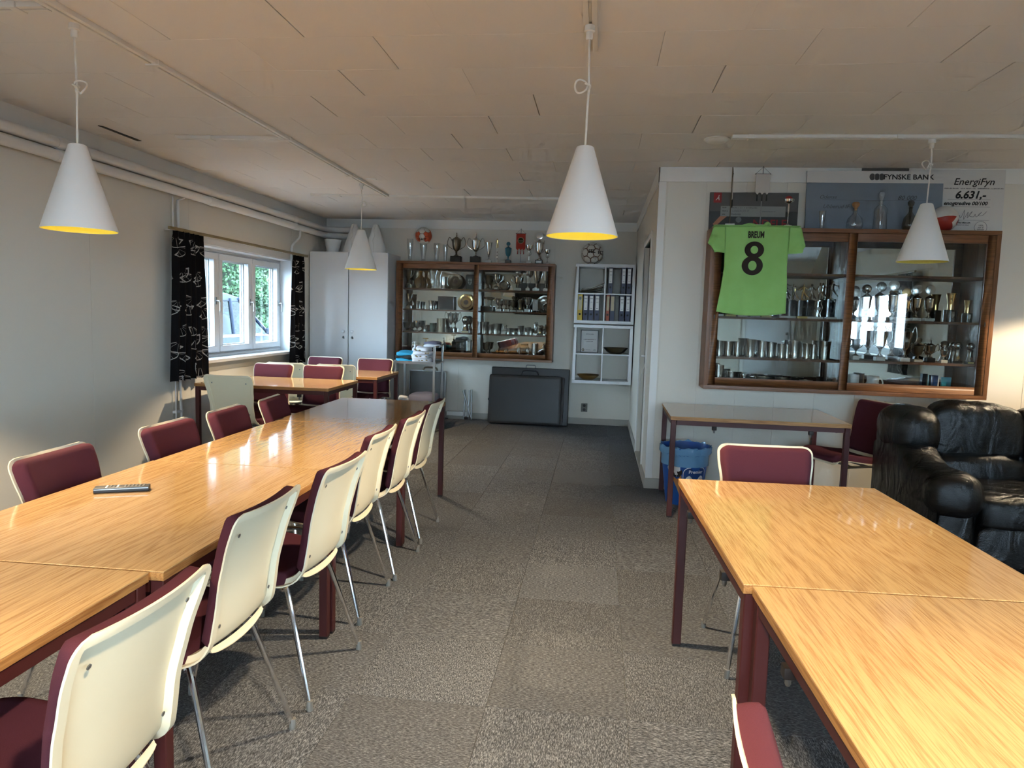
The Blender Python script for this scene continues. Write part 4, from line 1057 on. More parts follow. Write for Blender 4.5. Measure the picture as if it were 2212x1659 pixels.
# ---- trophies: every builder makes parts under an Empty at the base
def base_block(t, w_, h_, mt, plate=None):
    b = obj('base', B().box(-w_/2, w_/2, -w_/2*.8, w_/2*.8, 0, h_), mt, t, bev=min(.003, h_*.15), seg=1)
    if plate: obj('plate', B().box(-w_*.38, w_*.38, -w_/2*.8-.0012, -w_/2*.8, h_*.22, h_*.80), plate, b, smooth=0)
def handles(t, r0, z0, z1, out, mt, rr=.004, top=0.0):
    for s in (-1, 1):
        obj('handle', B().tube(bez([(s*r0*.72, 0, z0), (s*(r0+out*.75), 0, z0+(z1-z0)*.35), (s*(r0+out), 0, z0+(z1-z0)*.78), (s*(r0+out*.6), 0, z1+top), (s*(r0+out*.15), 0, z1+top*.6-.004), (s*r0*.97, 0, z1-.006)], 5), rr, 7), mt, t)
def T(name, label, loc, cat='trophy', group=None): return thing(name, label, cat, loc, 0, group)
def lid_cup(label, loc, h, w_, mt='silver', bmt='marble_white', plate=None, hand=0.0, fin='disc', basef=.14, group=None, bw=None):
    t = T('lidded_cup', label, loc, 'trophy', group); bh = h*basef; r = w_/2; base_block(t, bw or r*1.7, bh, bmt, plate)
    c0, c1 = bh+h*.16, bh+h*.52
    obj('cup', B().lathe([(r*.55, bh), (r*.58, bh+h*.015), (r*.22, bh+h*.05), (r*.14, bh+h*.10), (r*.24, bh+h*.12), (r*.16, bh+h*.145), (r*.62, c0+h*.05), (r*.82, c0+h*.15), (r*.92, c1-h*.05), (r, c1), (r*.97, c1)], 24), mt, t)
    ld = obj('lid', B().lathe([(r*1.03, c1), (r*1.03, c1+h*.01), (r*.75, c1+h*.045), (r*.35, c1+h*.085), (r*.12, c1+h*.11), (r*.1, c1+h*.13), (0, c1+h*.13)], 24), mt, t)
    z = c1+h*.125; rem = h-z
    if fin == 'disc':
        rd = rem*.48; cz = z+rd
        b = B(); n = 18
        b.lathe([(rd*.62, -.003), (rd*.62, .003), (0, .003)], 20, (0, 0, cz), ax='Y')
        b.lathe([(rd*.72, -.004), (rd, -.003), (rd, .003), (rd*.72, .004)], 20, (0, 0, cz), ax='Y')
        obj('wreath', b, mt, ld)
    elif fin == 'spike':
        obj('finial', B().lathe([(r*.09, z-.002), (r*.14, z+rem*.2), (r*.05, z+rem*.35), (r*.12, z+rem*.5), (r*.03, z+rem*.7), (0, h)], 12), mt, ld)
    else:
        obj('finial', B().sphere((0, 0, z+rem*.45), rem*.48, 12, 8), mt, ld)
    if hand: handles(t, r, c0+h*.06, c1-h*.02, hand, mt, max(.003, r*.07), h*.10)
    return t
def hand_cup(label, loc, h, w_, mt='silver', bmt='marble_black', hand=.02, plate=None, top=.0, basef=.2, group=None):
    t = T('handled_cup', label, loc, 'trophy', group); bh = h*basef; r = w_/2; base_block(t, r*1.5, bh, bmt, plate)
    obj('cup', B().lathe([(r*.6, bh), (r*.62, bh+h*.02), (r*.2, bh+h*.09), (r*.15, bh+h*.17), (r*.28, bh+h*.20), (r*.18, bh+h*.23), (r*.70, bh+h*.36), (r*.85, bh+h*.55), (r*1.0, h*.985), (r*1.05, h), (r*.98, h), (r*.8, bh+h*.56), (0, bh+h*.40)], 24), mt, t)
    if hand: handles(t, r, bh+h*.36, h*.97, hand, mt, max(.0028, r*.07), top)
    return t
def beaker(label, loc, h, w_, mt='pewter', flare=.16, group=None):
    r = w_/2; q = r*(1-flare*1.6)
    t = T('beaker', label, loc, 'beaker', group)
    obj('body', B().lathe([(q*1.02, 0), (q*1.02, h*.02), (q, h*.04), (q*1.02, h*.4), (q+(r-q)*.45, h*.75), (r, h), (r*.96, h), (q*.95, h*.4), (q*.9, h*.06), (0, h*.06)], 24), mt, t)
    obj('foot_ring', B().lathe([(q*1.06, 0), (q*1.06, h*.035), (q*1.0, h*.05)], 24, close=False), mt, t)
    return t
def human(b, h, pose, z0=0.0):
    """one small figure: legs, torso, arms and head as tapered tubes"""
    kick, arm, lean = pose; hip = z0+h*.50
    b.tube([(-.03*h, 0, hip), (-.05*h, .03*h, z0+h*.26), (-.06*h, .06*h, z0)], [h*.062, h*.045, h*.028], 8)
    b.tube([(.03*h, 0, hip), (.08*h+kick*.10*h, -.07*h*kick, z0+h*.28), (.10*h+kick*.24*h, -.12*h*kick, z0+h*(.03+.10*kick))], [h*.062, h*.045, h*.028], 8)
    b.tube([(0, 0, hip-h*.03), (lean*.03*h, 0, z0+h*.66), (lean*.05*h, 0, z0+h*.81), (lean*.055*h, 0, z0+h*.86)], [h*.072, h*.075, h*.085, h*.03], 10)
    sh = Vector((lean*.05*h, 0, z0+h*.80))
    for s in (-1, 1):
        el = sh+Vector((s*h*(.12+.08*arm), .02*h, -h*.12+arm*h*.06)); ha = el+Vector((s*h*(.04+.12*arm), -.05*h, -h*.12+arm*h*(.14 if s > 0 else .02)))
        b.tube([sh+Vector((s*h*.065, 0, 0)), el, ha], [h*.036, h*.028, h*.020], 7)
    b.sphere((lean*.06*h, -.005*h, z0+h*.93), h*.065, 10, 8, (.85, .95, 1.1))
    return b
def figure(label, loc, h, mt='silver', bmt='marble_black', bh=None, bw=.05, pose=(.6, .5, 0), plate='marble_white', group=None, low=True):
    t = T('player_figure_trophy', label, loc, 'trophy', group); bh = bh if bh is not None else h*.52
    z = 0.0
    if low and bh > .06:
        obj('foot_slab', B().box(-bw*.75, bw*.75, -bw*.5, bw*.5, 0, .016), plate or bmt, t, bev=.001, seg=1); z = .016
    b = obj('block', B().box(-bw/2, bw/2, -bw*.42, bw*.42, z, bh), bmt, t, bev=.0015, seg=1)
    if bh > .1:
        bd = B()
        for k in range(3): bd.lathe([(bw*.2, -bw*.43), (0, -bw*.43)], 10, (bw*.12, 0, bh*(.3+.22*k)), ax='Y')
        obj('badge', bd, 'pewter', b, smooth=0)
    obj('player', human(B(), h-bh-.006, pose, bh+.006).lathe([(bw*.30, bh), (bw*.26, bh+.007), (0, bh+.007)], 12), mt, t)
    return t
def ball_trophy(label, loc, h, w_, mt='pewter', bmt='marble_black', plate=None, group=None):
    t = T('ball_trophy', label, loc, 'trophy', group); r = w_/2; base_block(t, w_*.95, h*.12, bmt, plate); z = h*.12
    obj('column', B().lathe([(r*.85, z), (r*.8, z+h*.05), (r*.62, z+h*.22), (r*.55, z+h*.34), (r*.62, z+h*.46), (r*.72, z+h*.52), (0, z+h*.54)], 20), mt, t)
    obj('ball', B().sphere((0, 0, h-r*.92), r*.92, 18, 12), mt, t)
    obj('medallion', B().lathe([(r*.36, -.002), (r*.36, .002), (0, .002)], 14, (0, -r*.72, z+h*.14), ax='Y'), 'gold', t)
    return t
def plate(label, loc, d, mt='pewter', rim=.16, tilt=-12, group=None, centre=None):
    t = T('display_plate', label, loc, 'plate', group); r = d/2
    p = obj('plate', B().lathe([(0, .006), (r*.62, .006), (r*.70, 0), (r*.94, -.008), (r, -.009), (r, -.005), (r*.72, .004), (r*.66, .010), (0, .010)], 36, (0, 0, r), ax='Y'), mt, t, rot=(R(tilt), 0, 0))
    if centre: obj('centre_motif', B().lathe([(r*.30, .0055), (r*.30, .0035), (0, .0035)], 24, (0, 0, r), ax='Y'), centre, p)
    obj('centre_ring', B().lathe([(r*.36, .0055), (r*.36, .003), (r*.32, .003), (r*.32, .0055)], 28, (0, 0, r), ax='Y', close=False), mt, p)
    obj('stand', B().tube([(-r*.3, -.012, .004), (-r*.3, .05, .004), (0, .055, r*1.1)], .003, 6).tube([(r*.3, -.012, .004), (r*.3, .05, .004), (0, .055, r*1.1)], .003, 6), 'dark_metal', t)
    return t
def footed_bowl(label, loc, h, w_, mt='silver', bmt='marble_white', loops=True, basef=.13, group=None, bz=.70):
    t = T('bowl_trophy', label, loc, 'trophy', group); r = w_/2; bh = h*basef; base_block(t, r*1.35, bh, bmt)
    obj('bowl', B().lathe([(r*.18, h*bz), (r*.55, h*(bz+.03)), (r*.88, h*(1-.57*(1-bz))), (r, h), (r*.96, h), (r*.8, h*(1-.5*(1-bz))), (0, h*(bz+.05))], 22), mt, t)
    obj('stem', B().lathe([(r*.45, bh), (r*.40, bh+h*.02), (r*.10, bh+h*.08), (r*.08, h*.42), (r*.16, h*.45), (r*.08, h*.48), (r*.2 if bz > .75 else r*.1, h*.62), (r*.14, h*bz), (0, h*bz)], 14), mt, t)
    if loops:
        for s in (-1, 1): obj('loop', B().tube(bez([(s*r*.1, 0, h*.46), (s*r*.55, 0, h*.50), (s*r*.55, 0, h*.60), (s*r*.15, 0, h*.69)], 5), .0028, 6), mt, t)
    return t
def cone_vase(label, loc, h, w_, mt='silver', bmt='marble_white', group=None, basef=.13):
    t = T('conical_cup', label, loc, 'trophy', group); r = w_/2; bh = h*basef; base_block(t, r*1.5, bh, bmt)
    obj('cup', B().lathe([(r*.5, bh), (r*.5, bh+h*.02), (r*.14, bh+h*.08), (r*.12, h*.36), (r*.3, h*.40), (r*.55, h*.66), (r, h), (r*.95, h), (r*.5, h*.66), (0, h*.45)], 20), mt, t)
    obj('collar', B().lathe([(r*.2, h*.30), (r*.28, h*.33), (r*.2, h*.36)], 14, close=False), mt, t)
    return t
def glassware(label, loc, h, w_, mt='clear_glass', kind='tall', group=None):
    r = w_/2; t = T('drinking_glass' if kind == 'tall' else 'glass_vase', label, loc, 'glass', group)
    if kind == 'tall': pr = [(0, 0), (r*.70, 0), (r*.72, h*.03), (r*.52, h*.10), (r*.60, h*.3), (r*.92, h*.72), (r*.95, h), (r*.92, h), (r*.88, h*.72), (r*.55, h*.3), (r*.45, h*.12), (0, h*.10)]
    else: pr = [(0, 0), (r*.6, 0), (r*.5, h*.08), (r*.75, h*.35), (r*.55, h*.65), (r, h), (r*.95, h), (r*.5, h*.65), (r*.7, h*.35), (r*.44, h*.1), (0, h*.08)]
    obj('glass_body', B().lathe(pr, 28), mt, t)
    return t
def decanter(label, loc, h, w_, mt, stop='clear_glass', group=None, body='round'):
    t = T('decanter', label, loc, 'decanter', group); r = w_/2
    if body == 'round': pr = [(0, 0), (r*.75, 0), (r*.98, h*.12), (r, h*.24), (r*.85, h*.42), (r*.4, h*.56), (r*.24, h*.62), (r*.24, h*.74), (r*.34, h*.76), (r*.28, h*.77), (r*.19, h*.73), (r*.19, h*.62), (0, h*.1)]
    else: pr = [(0, 0), (r*.92, 0), (r, h*.04), (r*.88, h*.40), (r*.92, h*.55), (r*.6, h*.63), (r*.3, h*.66), (r*.28, h*.74), (r*.4, h*.76), (r*.25, h*.77), (r*.2, h*.66), (0, h*.08)]
    obj('glass_body', B().lathe(pr, 30), mt, t)
    obj('stopper', B().lathe([(r*.16, h*.70), (r*.2, h*.78), (r*.42, h*.86), (r*.46, h*.93), (r*.3, h*.99), (0, h)], 20), stop, t)
    return t
def mug(label, loc, rz, h=.085, d=.075, group=None):
    t = thing('mug', label, 'mug', loc, rz, group); r = d/2
    obj('body', B().lathe([(0, 0), (r*.92, 0), (r, .004), (r, h), (r*.94, h), (r*.92, .01), (0, .008)], 28), 'mug_white', t)
    obj('handle', B().tube(bez([(r*.97, 0, h*.80), (r*1.45, 0, h*.78), (r*1.72, 0, h*.5), (r*1.4, 0, h*.24), (r*.97, 0, h*.2)], 5), .0055, 8), 'mug_white', t)
    mk = B()
    for (u_, v_) in ((-.9, .62), (-.75, .60), (-.9, .38), (-.7, .40), (-1.5, .5)):
        mk.v += [((r+.0006)*math.cos(u_+p_), (r+.0006)*math.sin(u_+p_), h*(v_+q_)) for (p_, q_) in ((-.05, -.06), (.05, -.05), (.05, .06), (-.04, .05))]; n_ = len(mk.v); mk.f.append((n_-4, n_-3, n_-2, n_-1))
    obj('printed_marks', mk, 'print_grey', t, smooth=0)
    return t

# ---------------- top of the far case
Z = 2.035; Y = 9.06
glassware('faint tall beer glass at the far left on top of the far case', (-2.464, Y, Z), .29, .088)
glassware('tall beer glass carrying the orange-white football', (-2.287, Y, Z), .236, .092)
glassware('tall beer glass just right of the ball glass', (-2.110, Y, Z), .24, .088)
glassware('faint tall glass beside the first dark lidded cup', (-2.005, Y+.03, Z), .23, .07)
lid_cup('dark bronze lidded cup with two scroll handles on the far case', (-1.855, Y, Z), .395, .125, 'bronze', 'marble_black', None, .055, 'spike', .20, bw=.135)
lid_cup('silver lidded cup with two scroll handles beside the bronze one', (-1.603, Y, Z), .39, .118, 'silver', 'marble_black', None, .055, 'spike', .20, bw=.13)
cone_vase('slim striped conical silver cup on top of the far case', (-1.435, Y, Z), .26, .098)
figure('thin golden figure statuette on top of the far case', (-1.328, Y, Z), .31, 'gold', 'marble_white', .19, .03, (.2, .2, 0), None, None, False)
lid_cup('teal enamel lidded goblet on top of the far case', (-1.185, Y, Z), .275, .085, 'teal_enamel', 'wood_dark_base', 'plaque_brown', 0, 'disc', .16)
footed_bowl('silver bowl trophy right of the red pennant', (-.919, Y, Z), .237, .092)
lid_cup('tallest silver cup with ring finial right of the red pennant', (-.790, Y, Z), .405, .108, 'silver', 'marble_black', 'marble_white', .012, 'disc', .13)
footed_bowl('small silver bowl trophy at the right end of the far case top', (-.685, Y, Z), .184, .072)
def pennant(label, loc, h, w_, zt, zb, mt, emblem, fringe, rz=0.0, base=None, pole='steel_grey'):
    t = thing('table_pennant', label, 'pennant', loc, rz)
    obj('pole', B().tube([(0, .006, .01), (0, .006, h)], .0035, 8), pole, t)
    obj('foot', B().box(-.05, .05, -.03, .04, 0, .022) if base else B().lathe([(.035, 0), (.035, .008), (.008, .016), (0, .016)], 18, (0, .006, 0)), base or 'steel_grey', t, bev=.002 if base else 0, seg=1)
    obj('cross_bar', B().tube([(-w_*.56, 0, zt), (w_*.56, 0, zt)], .003, 6), 'dark_metal', t)
    obj('string', B().tube([(-w_*.54, 0, zt), (0, .003, h-.008), (w_*.54, 0, zt)], .0012, 5), 'dark_metal', t)
    n = 3; pts = [(-w_/2, zt), (w_/2, zt), (w_/2, zb+w_*.22)]
    for k in range(n): pts += [(w_/2-w_*(k+.5)/n, zb), (w_/2-w_*(k+1)/n, zb+w_*.22)]
    c = obj('cloth', B().prism(pts, -.003, 0, 'XZ'), mt, t, smooth=0)
    if emblem: obj('emblem', B().lathe([(w_*.30, -.0035), (0, -.0035)], 24, (0, 0, (zt+zb)/2+.02), ax='Y'), emblem, c, smooth=0); obj('emblem_ring', B().lathe([(w_*.33, -.0035), (w_*.33, -.0042), (w_*.29, -.0042), (w_*.29, -.0035)], 24, (0, 0, (zt+zb)/2+.02), ax='Y', close=False), 'label_cream', c); obj('emblem_line', B().box(-w_*.24, w_*.24, -.0044, -.003, (zt+zb)/2+.012, (zt+zb)/2+.018).box(-w_*.12, w_*.12, -.0044, -.003, (zt+zb)/2-.012, (zt+zb)/2-.007), 'label_cream', c, smooth=0)
    for k in range(n):
        x_ = w_/2-w_*(k+.5)/n
        obj('tassel', B().lathe([(.002, zb+.004), (.004, zb-.006), (.006, zb-.045), (.0, zb-.047)], 8, (x_, -.0015, 0)), fringe, c)
    return t
pennant('red pennant with green emblem on a stand on the far case', (-1.026, Y-.02, Z), .44, .118, .375, .165, 'red_pennant', 'pennant_green', 'red_pennant')

# ---------------- footballs
PH = (1+5**.5)/2
ICO = [Vector(v).normalized() for v in [(-1, PH, 0), (1, PH, 0), (-1, -PH, 0), (1, -PH, 0), (0, -1, PH), (0, 1, PH), (0, -1, -PH), (0, 1, -PH), (PH, 0, -1), (PH, 0, 1), (-PH, 0, -1), (-PH, 0, 1)]]
def football(label, loc, r, pent, hexa, seam, rot, shrink, letters, special=None):
    t = thing('football', label, 'ball', loc); core = obj('seam_core', B().sphere((0, 0, 0), r*.968, 24, 16), seam, t)
    M = Matrix.Rotation(rot[2], 3, 'Z') @ Matrix.Rotation(rot[1], 3, 'Y') @ Matrix.Rotation(rot[0], 3, 'X')
    V = [M @ v for v in ICO]; el = min((V[0]-v).length for v in V[1:])
    nb = [[j for j in range(12) if j != i and (V[i]-V[j]).length < el*1.1] for i in range(12)]
    polys = []
    for i in range(12):
        pts = [V[i].lerp(V[j], 1/3) for j in nb[i]]; polys.append((pts, pent))
    for i in range(12):
        for j in nb[i]:
            for k in nb[i]:
                if i < j < k and k in nb[j]:
                    a, b_, c = V[i], V[j], V[k]; polys.append(([a.lerp(b_, 1/3), a.lerp(b_, 2/3), b_.lerp(c, 1/3), b_.lerp(c, 2/3), c.lerp(a, 1/3), c.lerp(a, 2/3)], hexa))
    for q, (pts, mt) in enumerate(polys):
        c = sum(pts, Vector())/len(pts); cn = c.normalized(); u = cn.orthogonal().normalized(); v = cn.cross(u)
        pts = sorted(pts, key=lambda p: math.atan2((p-c).dot(v), (p-c).dot(u)))
        if special: mt = special(cn) or mt
        b = B(); out = []
        for i in range(len(pts)):
            for k in range(2): out.append(pts[i].lerp(pts[(i+1) % len(pts)], k/2))
        m = len(out)
        for f, e in ((.93*shrink, .968), (shrink*.97, .985), (shrink*.80, 1.0), (shrink*.4, 1.003)):
            f = min(f, .985) if f != .93*shrink else .99*shrink
            for p in out: b.v.append(tuple((c.lerp(p, f)).normalized()*r*e))
        b.v.append(tuple(cn*r*1.004))
        for i in range(3): b.f += [(i*m+k, i*m+(k+1) % m, (i+1)*m+(k+1) % m, (i+1)*m+k) for k in range(m)]
        b.f += [(3*m+k, 3*m+(k+1) % m, 4*m) for k in range(m)]
        obj('ball_panel', b, mt, t, smooth=50)
    for (body, size, ox, oz, mt) in letters:
        def wp(co, ox=ox, oz=oz):
            th = (co.x+ox)/r; ph = (co.y+oz)/r
            return Vector((r*1.012*math.sin(th)*math.cos(ph), -r*1.012*math.cos(th)*math.cos(ph), r*1.012*math.sin(ph)))
        text(body, size, mt, t, (0, 0, 0), (0, 0, 0), bold=size*.03, ext=0, warp=wp)
    return t
football('white football with brown seams on top of the cube shelves', (-.12, 9.0, 2.037+.138), .138, 'ball_white', 'ball_white', 'ball_brown', (R(20), R(10), R(25)), .87, [('SEL', .060, -.008, .018, 'print_black'), ('ECT', .054, .118, .006, 'print_black'), ('MEXICO', .018, .045, -.062, 'print_grey'), ('86', .016, .045, -.080, 'print_grey')])
football('orange and white football balanced on a glass on the far case', (-2.287, 9.06, 2.035+.229+.103), .106, 'ball_white', 'ball_white', 'ball_black', (R(-8), 0, R(0)), .97, [('SELECT', .042, -.005, -.058, 'print_black')], lambda n: 'ball_orange' if abs(n.x) > .45 and n.y < .5 and abs(n.z) < .62 else None)

# ---------------- inside the far case
Y = 9.05; S1, S2, S3, S4 = 1.697, 1.428, 1.138, .830
g = 'prizes in the far case'
hand_cup('dark trophy at the left end of the far case upper shelf', (-2.475, Y, S1), .235, .085, 'bronze', 'marble_black', .02)
decanter('amber glass decanter on the far case upper shelf', (-2.312, Y, S1), .262, .175, 'amber_glass', 'amber_glass')
glassware('clear twisted glass vase on the far case upper shelf', (-2.154, Y, S1), .24, .120, 'clear_glass', 'vase')
beaker('polished straight beaker left of the dark round dish', (-2.008, Y, S1), .152, .085, 'silver', .10)
plate('dark round dish with pale centre on the far case upper shelf', (-1.868, Y+.02, S1), .198, 'bronze', centre='plaque_brown')
t = T('shield_plaque', 'dark shield plaque with white crest beside the door frame', (-1.672, Y+.03, S1), 'plaque')
obj('board', B().prism([(-.05, 0), (.05, 0), (.056, .05), (.056, .17), (.045, .19), (-.045, .19), (-.056, .17), (-.056, .05)], -.01, .006, 'XZ'), 'dark_board', t, bev=.002, seg=1)
obj('crest', B().prism([(-.026, .135), (.026, .135), (.027, .09), (.016, .066), (0, .056), (-.016, .066), (-.027, .09)], -.0125, -.010, 'XZ'), 'paper_strip', t, smooth=0)
obj('cross', B().box(-.005, .005, -.0138, -.012, .066, .13).box(-.021, .021, -.0138, -.012, .096, .106), 'dark_board', t, smooth=0)
hand_cup('matt dark cup with looped handles right of the case centre post', (-1.429, Y, S1), .185, .098, 'bronze', 'bronze', .022, None, .02, .10)
hand_cup('bright silver cup in front of the round pewter dish', (-1.322, Y-.01, S1), .205, .088, 'silver', 'wood_dark_base', .018, 'pewter')
plate('round pewter dish on the far case upper shelf', (-1.236, Y+.04, S1), .134, 'pewter')
lid_cup('silver urn with handles and round finial on the far case shelf', (-1.048, Y-.02, S1), .268, .098, 'silver', 'marble_white', None, .03, 'ball', .11)
footed_bowl('silver goblet second from right on the far case upper shelf', (-.918, Y-.02, S1), .265, .078, 'silver', 'silver', False)
cone_vase('broad-footed silver flute on the far case upper shelf', (-.812, Y-.02, S1), .265, .118, 'silver', 'silver')
cone_vase('silver flute on white base at the right of the upper shelf', (-.695, Y-.02, S1), .255, .080, 'silver', 'marble_white')
t = T('presentation_box', 'long dark box behind the silver flutes', (-.88, Y+.075, S1), 'box'); obj('box', B().box(-.20, .20, -.02, .03, 0, .10), 'dark_board', t, bev=.003); obj('lid_line', B().box(-.2005, .2005, -.0205, .03, .07, .073), 'black_plastic', t)
# shelf 2
hand_cup('pewter goblet at the left end of the second far case shelf', (-2.467, Y, S2), .195, .085, 'pewter', 'pewter', 0)
beaker('small ribbed beaker at the left of the second far case shelf', (-2.350, Y, S2), .10, .080)
beaker('small shiny beaker left of the dark framed box', (-2.167, Y, S2), .112, .083, 'silver')
t = T('presentation_box', 'dark framed box on the second far case shelf', (-1.984, Y+.03, S2), 'box'); obj('box', B().box(-.10, .10, -.015, .03, 0, .172), 'dark_board', t, bev=.003); obj('inlay', B().box(-.08, .08, -.0165, -.015, .02, .152), 'black_plastic', t, smooth=0)
plate('large golden plate with round emblem on the far case', (-1.722, Y+.02, S2), .215, 'gold', centre='plaque_brown')
t = T('presentation_box', 'low dark box under the pewter chalice', (-1.44, Y, S2), 'box'); obj('box', B().box(-.075, .075, -.045, .045, 0, .060), 'dark_board', t, bev=.002); obj('lid_line', B().box(-.0755, .0755, -.0455, .045, .042, .044), 'black_plastic', t)
footed_bowl('pewter chalice standing on a dark box', (-1.428, Y, S2+.0605), .118, .118, 'pewter', 'pewter', False, .05)
hand_cup('silver two-handled cup right of the pewter chalice', (-1.290, Y, S2), .163, .078, 'silver', 'marble_white', .024)
hand_cup('second silver two-handled cup right of the pewter chalice', (-1.189, Y, S2), .152, .074, 'silver', 'marble_white', .02)
lid_cup('dark lidded urn in the middle of the second far case shelf', (-1.099, Y, S2), .205, .080, 'bronze', 'marble_white', None, .0, 'ball', .10)
ball_trophy('squat dark trophy third from right on the second far case shelf', (-1.010, Y, S2), .163, .07, 'bronze', 'marble_white')
hand_cup('bronze cup with wide handles on the second far case shelf', (-.922, Y, S2), .187, .082, 'silver', 'marble_white', .03)
t = T('marble_plaque', 'pale curved plaque left of the big pewter plate', (-.822, Y+.02, S2), 'plaque'); obj('slab', B().prism([(-.032, .02), (.03, .02), (.036, .06), (.030, .16), (-.036, .165), (-.030, .09)], -.006, .006, 'XZ'), 'paper_white', t, bev=.001, seg=1); obj('peg', B().box(-.02, .02, -.012, .012, 0, .022), 'dark_metal', t)
plate('big pewter plate at the right end of the second shelf', (-.705, Y+.03, S2), .222, 'pewter')
plate('small pewter plate leaning before the big one', (-.662, Y-.03, S2), .122, 'pewter')
# shelf 3
hand_cup('squat dark pot at the left end of the third far case shelf', (-2.487, Y, S3), .113, .105, 'bronze', 'bronze', 0, None, 0, .04)
hand_cup('openwork silver cup at the left of the third far case shelf', (-2.352, Y, S3), .138, .098, 'silver', 'silver', 0, None, 0, .06)
beaker('wide pewter beaker left of the green tumbler', (-2.241, Y, S3), .084, .098)
beaker('dark green tumbler on the third far case shelf', (-2.149, Y, S3), .114, .072, 'green_glaze', .02)
beaker('tall dark cylinder on the third far case shelf', (-2.033, Y, S3), .178, .115, 'bronze', .02)
hand_cup('ornate two-handled silver cup left of the ball trophy', (-1.905, Y, S3), .25, .098, 'silver', 'marble_black', .03, None, .02)
ball_trophy('silver football trophy with yellow plate on the third far case shelf', (-1.712, Y, S3), .22, .112, 'silver', 'marble_white', 'plaque_yellow')
BK = [(-1.486, .148, .086), (-1.450, .089, .05), (-1.390, .118, .074), (-1.312, .130, .098)]
for k, (x_, h_, w_) in enumerate(BK): beaker(['tall flared pewter beaker beside the case centre post', 'little pewter beaker in front of the tall flared one', 'mid-size pewter beaker left of the broadest one', 'broadest pewter beaker left of the small player figure'][k], (x_, Y-(.05 if k == 1 else 0), S3), h_, w_)
figure('small pewter player figure between beakers on the third shelf', (-1.216, Y, S3), .118, 'pewter', 'pewter', .038, .055, (.8, .9, 0), None, None, False)
for k, (x_, h_, w_) in enumerate(((-1.150, .077, .062), (-1.085, .077, .060), (-1.007, .112, .060), (-.918, .094, .066), (-.862, .08, .055), (-.690, .08, .055), (-.655, .141, .066))):
    beaker(['little pewter beaker just right of the small player figure', 'second little pewter beaker right of the small player figure', 'slim flared pewter beaker in the middle of the right third shelf', 'plain pewter beaker left of the armless figure', 'low pewter beaker touching the armless figure', 'low pewter beaker left of the last tall beaker', 'last tall pewter beaker at the right end of the third shelf'][k], (x_, Y, S3), h_, w_)
figure('small standing pewter figure with a ring above its head', (-.812, Y, S3), .165, 'pewter', 'pewter', .03, .045, (.0, .1, 0), None, None, False)
ball_trophy('small dark ball-topped trophy near the right end of the third shelf', (-.748, Y, S3), .128, .05, 'bronze', 'bronze')
# bottom
hand_cup('silver bowl cup at the left of the far case bottom', (-1.432, Y, S4+.002), .19, .112, 'silver', 'marble_white', 0, 'paper_white')
FG = [(-1.311, .118, (.9, .8, 0)), (-1.191, .118, (.5, .9, 1)), (-1.030, .14, (.9, 1.0, 0)), (-.905, .142, (.7, 1.0, -1)), (-.691, .205, (.0, .2, 0))]
for k, (x_, h_, ps) in enumerate(FG): figure('%s player statuette from the left on the far case bottom' % ORD[k] if k < 4 else 'tall bronze player statuette at the right of the far case bottom', (x_, Y, S4+.002), h_, 'bronze' if k == 4 else 'pewter', 'wood_dark_base', .04, .06, ps, None, None, False)
beaker('tall silver tube beside the bronze statuette', (-.815, Y, S4+.002), .195, .064, 'silver', .02)

# ---------------- inside the right case
Y = 5.735; S1, S2, S3, S4 = .865+.562, .865+.567, .865+.252, .865+.030
FL = [(.92, .24), (1.01, .25), (1.10, .24), (1.19, .25), (1.28, .24), (1.405, .285), (1.474, .262), (1.540, .26), (1.605, .266), (1.752, .29)]
for k, (x_, h_) in enumerate(FL):
    lb = '%s player trophy on dark block from the left, behind the jersey' % ORD[k] if k < 5 else ['player trophy on dark block just right of the jersey hem', 'slim player trophy second right of the jersey hem', 'player trophy on dark block third right of the jersey hem', 'player trophy with kicking leg left of the openwork cup', 'tall player trophy with outstretched arms by the case post'][k-5]
    figure(lb, (x_, Y-.02*(k % 2), S1), h_, ['silver', 'gold', 'pewter'][k % 3], 'marble_black', h_*.53, .050 if k not in (6,) else .035, [(.3, .3, 0), (.9, .9, .5), (.6, .5, -.5), (1, .7, .6)][k % 4], ['marble_white', 'plaque_yellow', 'paper_white'][k % 3])
t = T('openwork_cup', 'slim openwork cup topped by a silver player', (1.668, Y, S1)); base_block(t, .062, .016, 'marble_white')
obj('frame', B().tube(bez([(-.018, 0, .016), (-.012, 0, .04), (-.028, 0, .085), (-.014, 0, .12), (-.026, 0, .135)], 5), .0032, 7).tube(bez([(.018, 0, .016), (.012, 0, .04), (.028, 0, .085), (.014, 0, .12), (.026, 0, .135)], 5), .0032, 7).lathe([(.028, .135), (.028, .141), (0, .141)], 16).lathe([(.014, -.002), (.014, .002), (0, .002)], 14, (0, 0, .078), ax='Y'), 'silver', t)
obj('player', human(B(), .135, (.8, .3, 0), .141), 'silver', t)
BKR = [(.936, .119, .070), (1.007, .112, .064), (1.085, .112, .062), (1.169, .137, .088), (1.263, .126, .076), (1.339, .118, .072), (1.406, .111, .056), (1.454, .104, .052), (1.516, .136, .092), (1.592, .118, .066), (1.650, .114, .054), (1.739, .139, .098)]
for k, (x_, h_, w_) in enumerate(BKR):
    beaker('%s pewter beaker from the left in the row below the jersey' % ORD[k], (x_, Y-.03+.06*((k*7 % 3)/2), S3), h_, w_, 'pewter', .10 if k % 3 else .16)
beaker('big pewter tankard at the bottom left of the right case', (.945, Y, S4), .15, .086, 'pewter', .04)
LOW = [(1.040, .105, .075), (1.135, .085, .066), (1.205, .07, .060), (1.293, .072, .104), (1.432, .070, .120), (1.605, .060, .100), (1.777, .072, .050)]
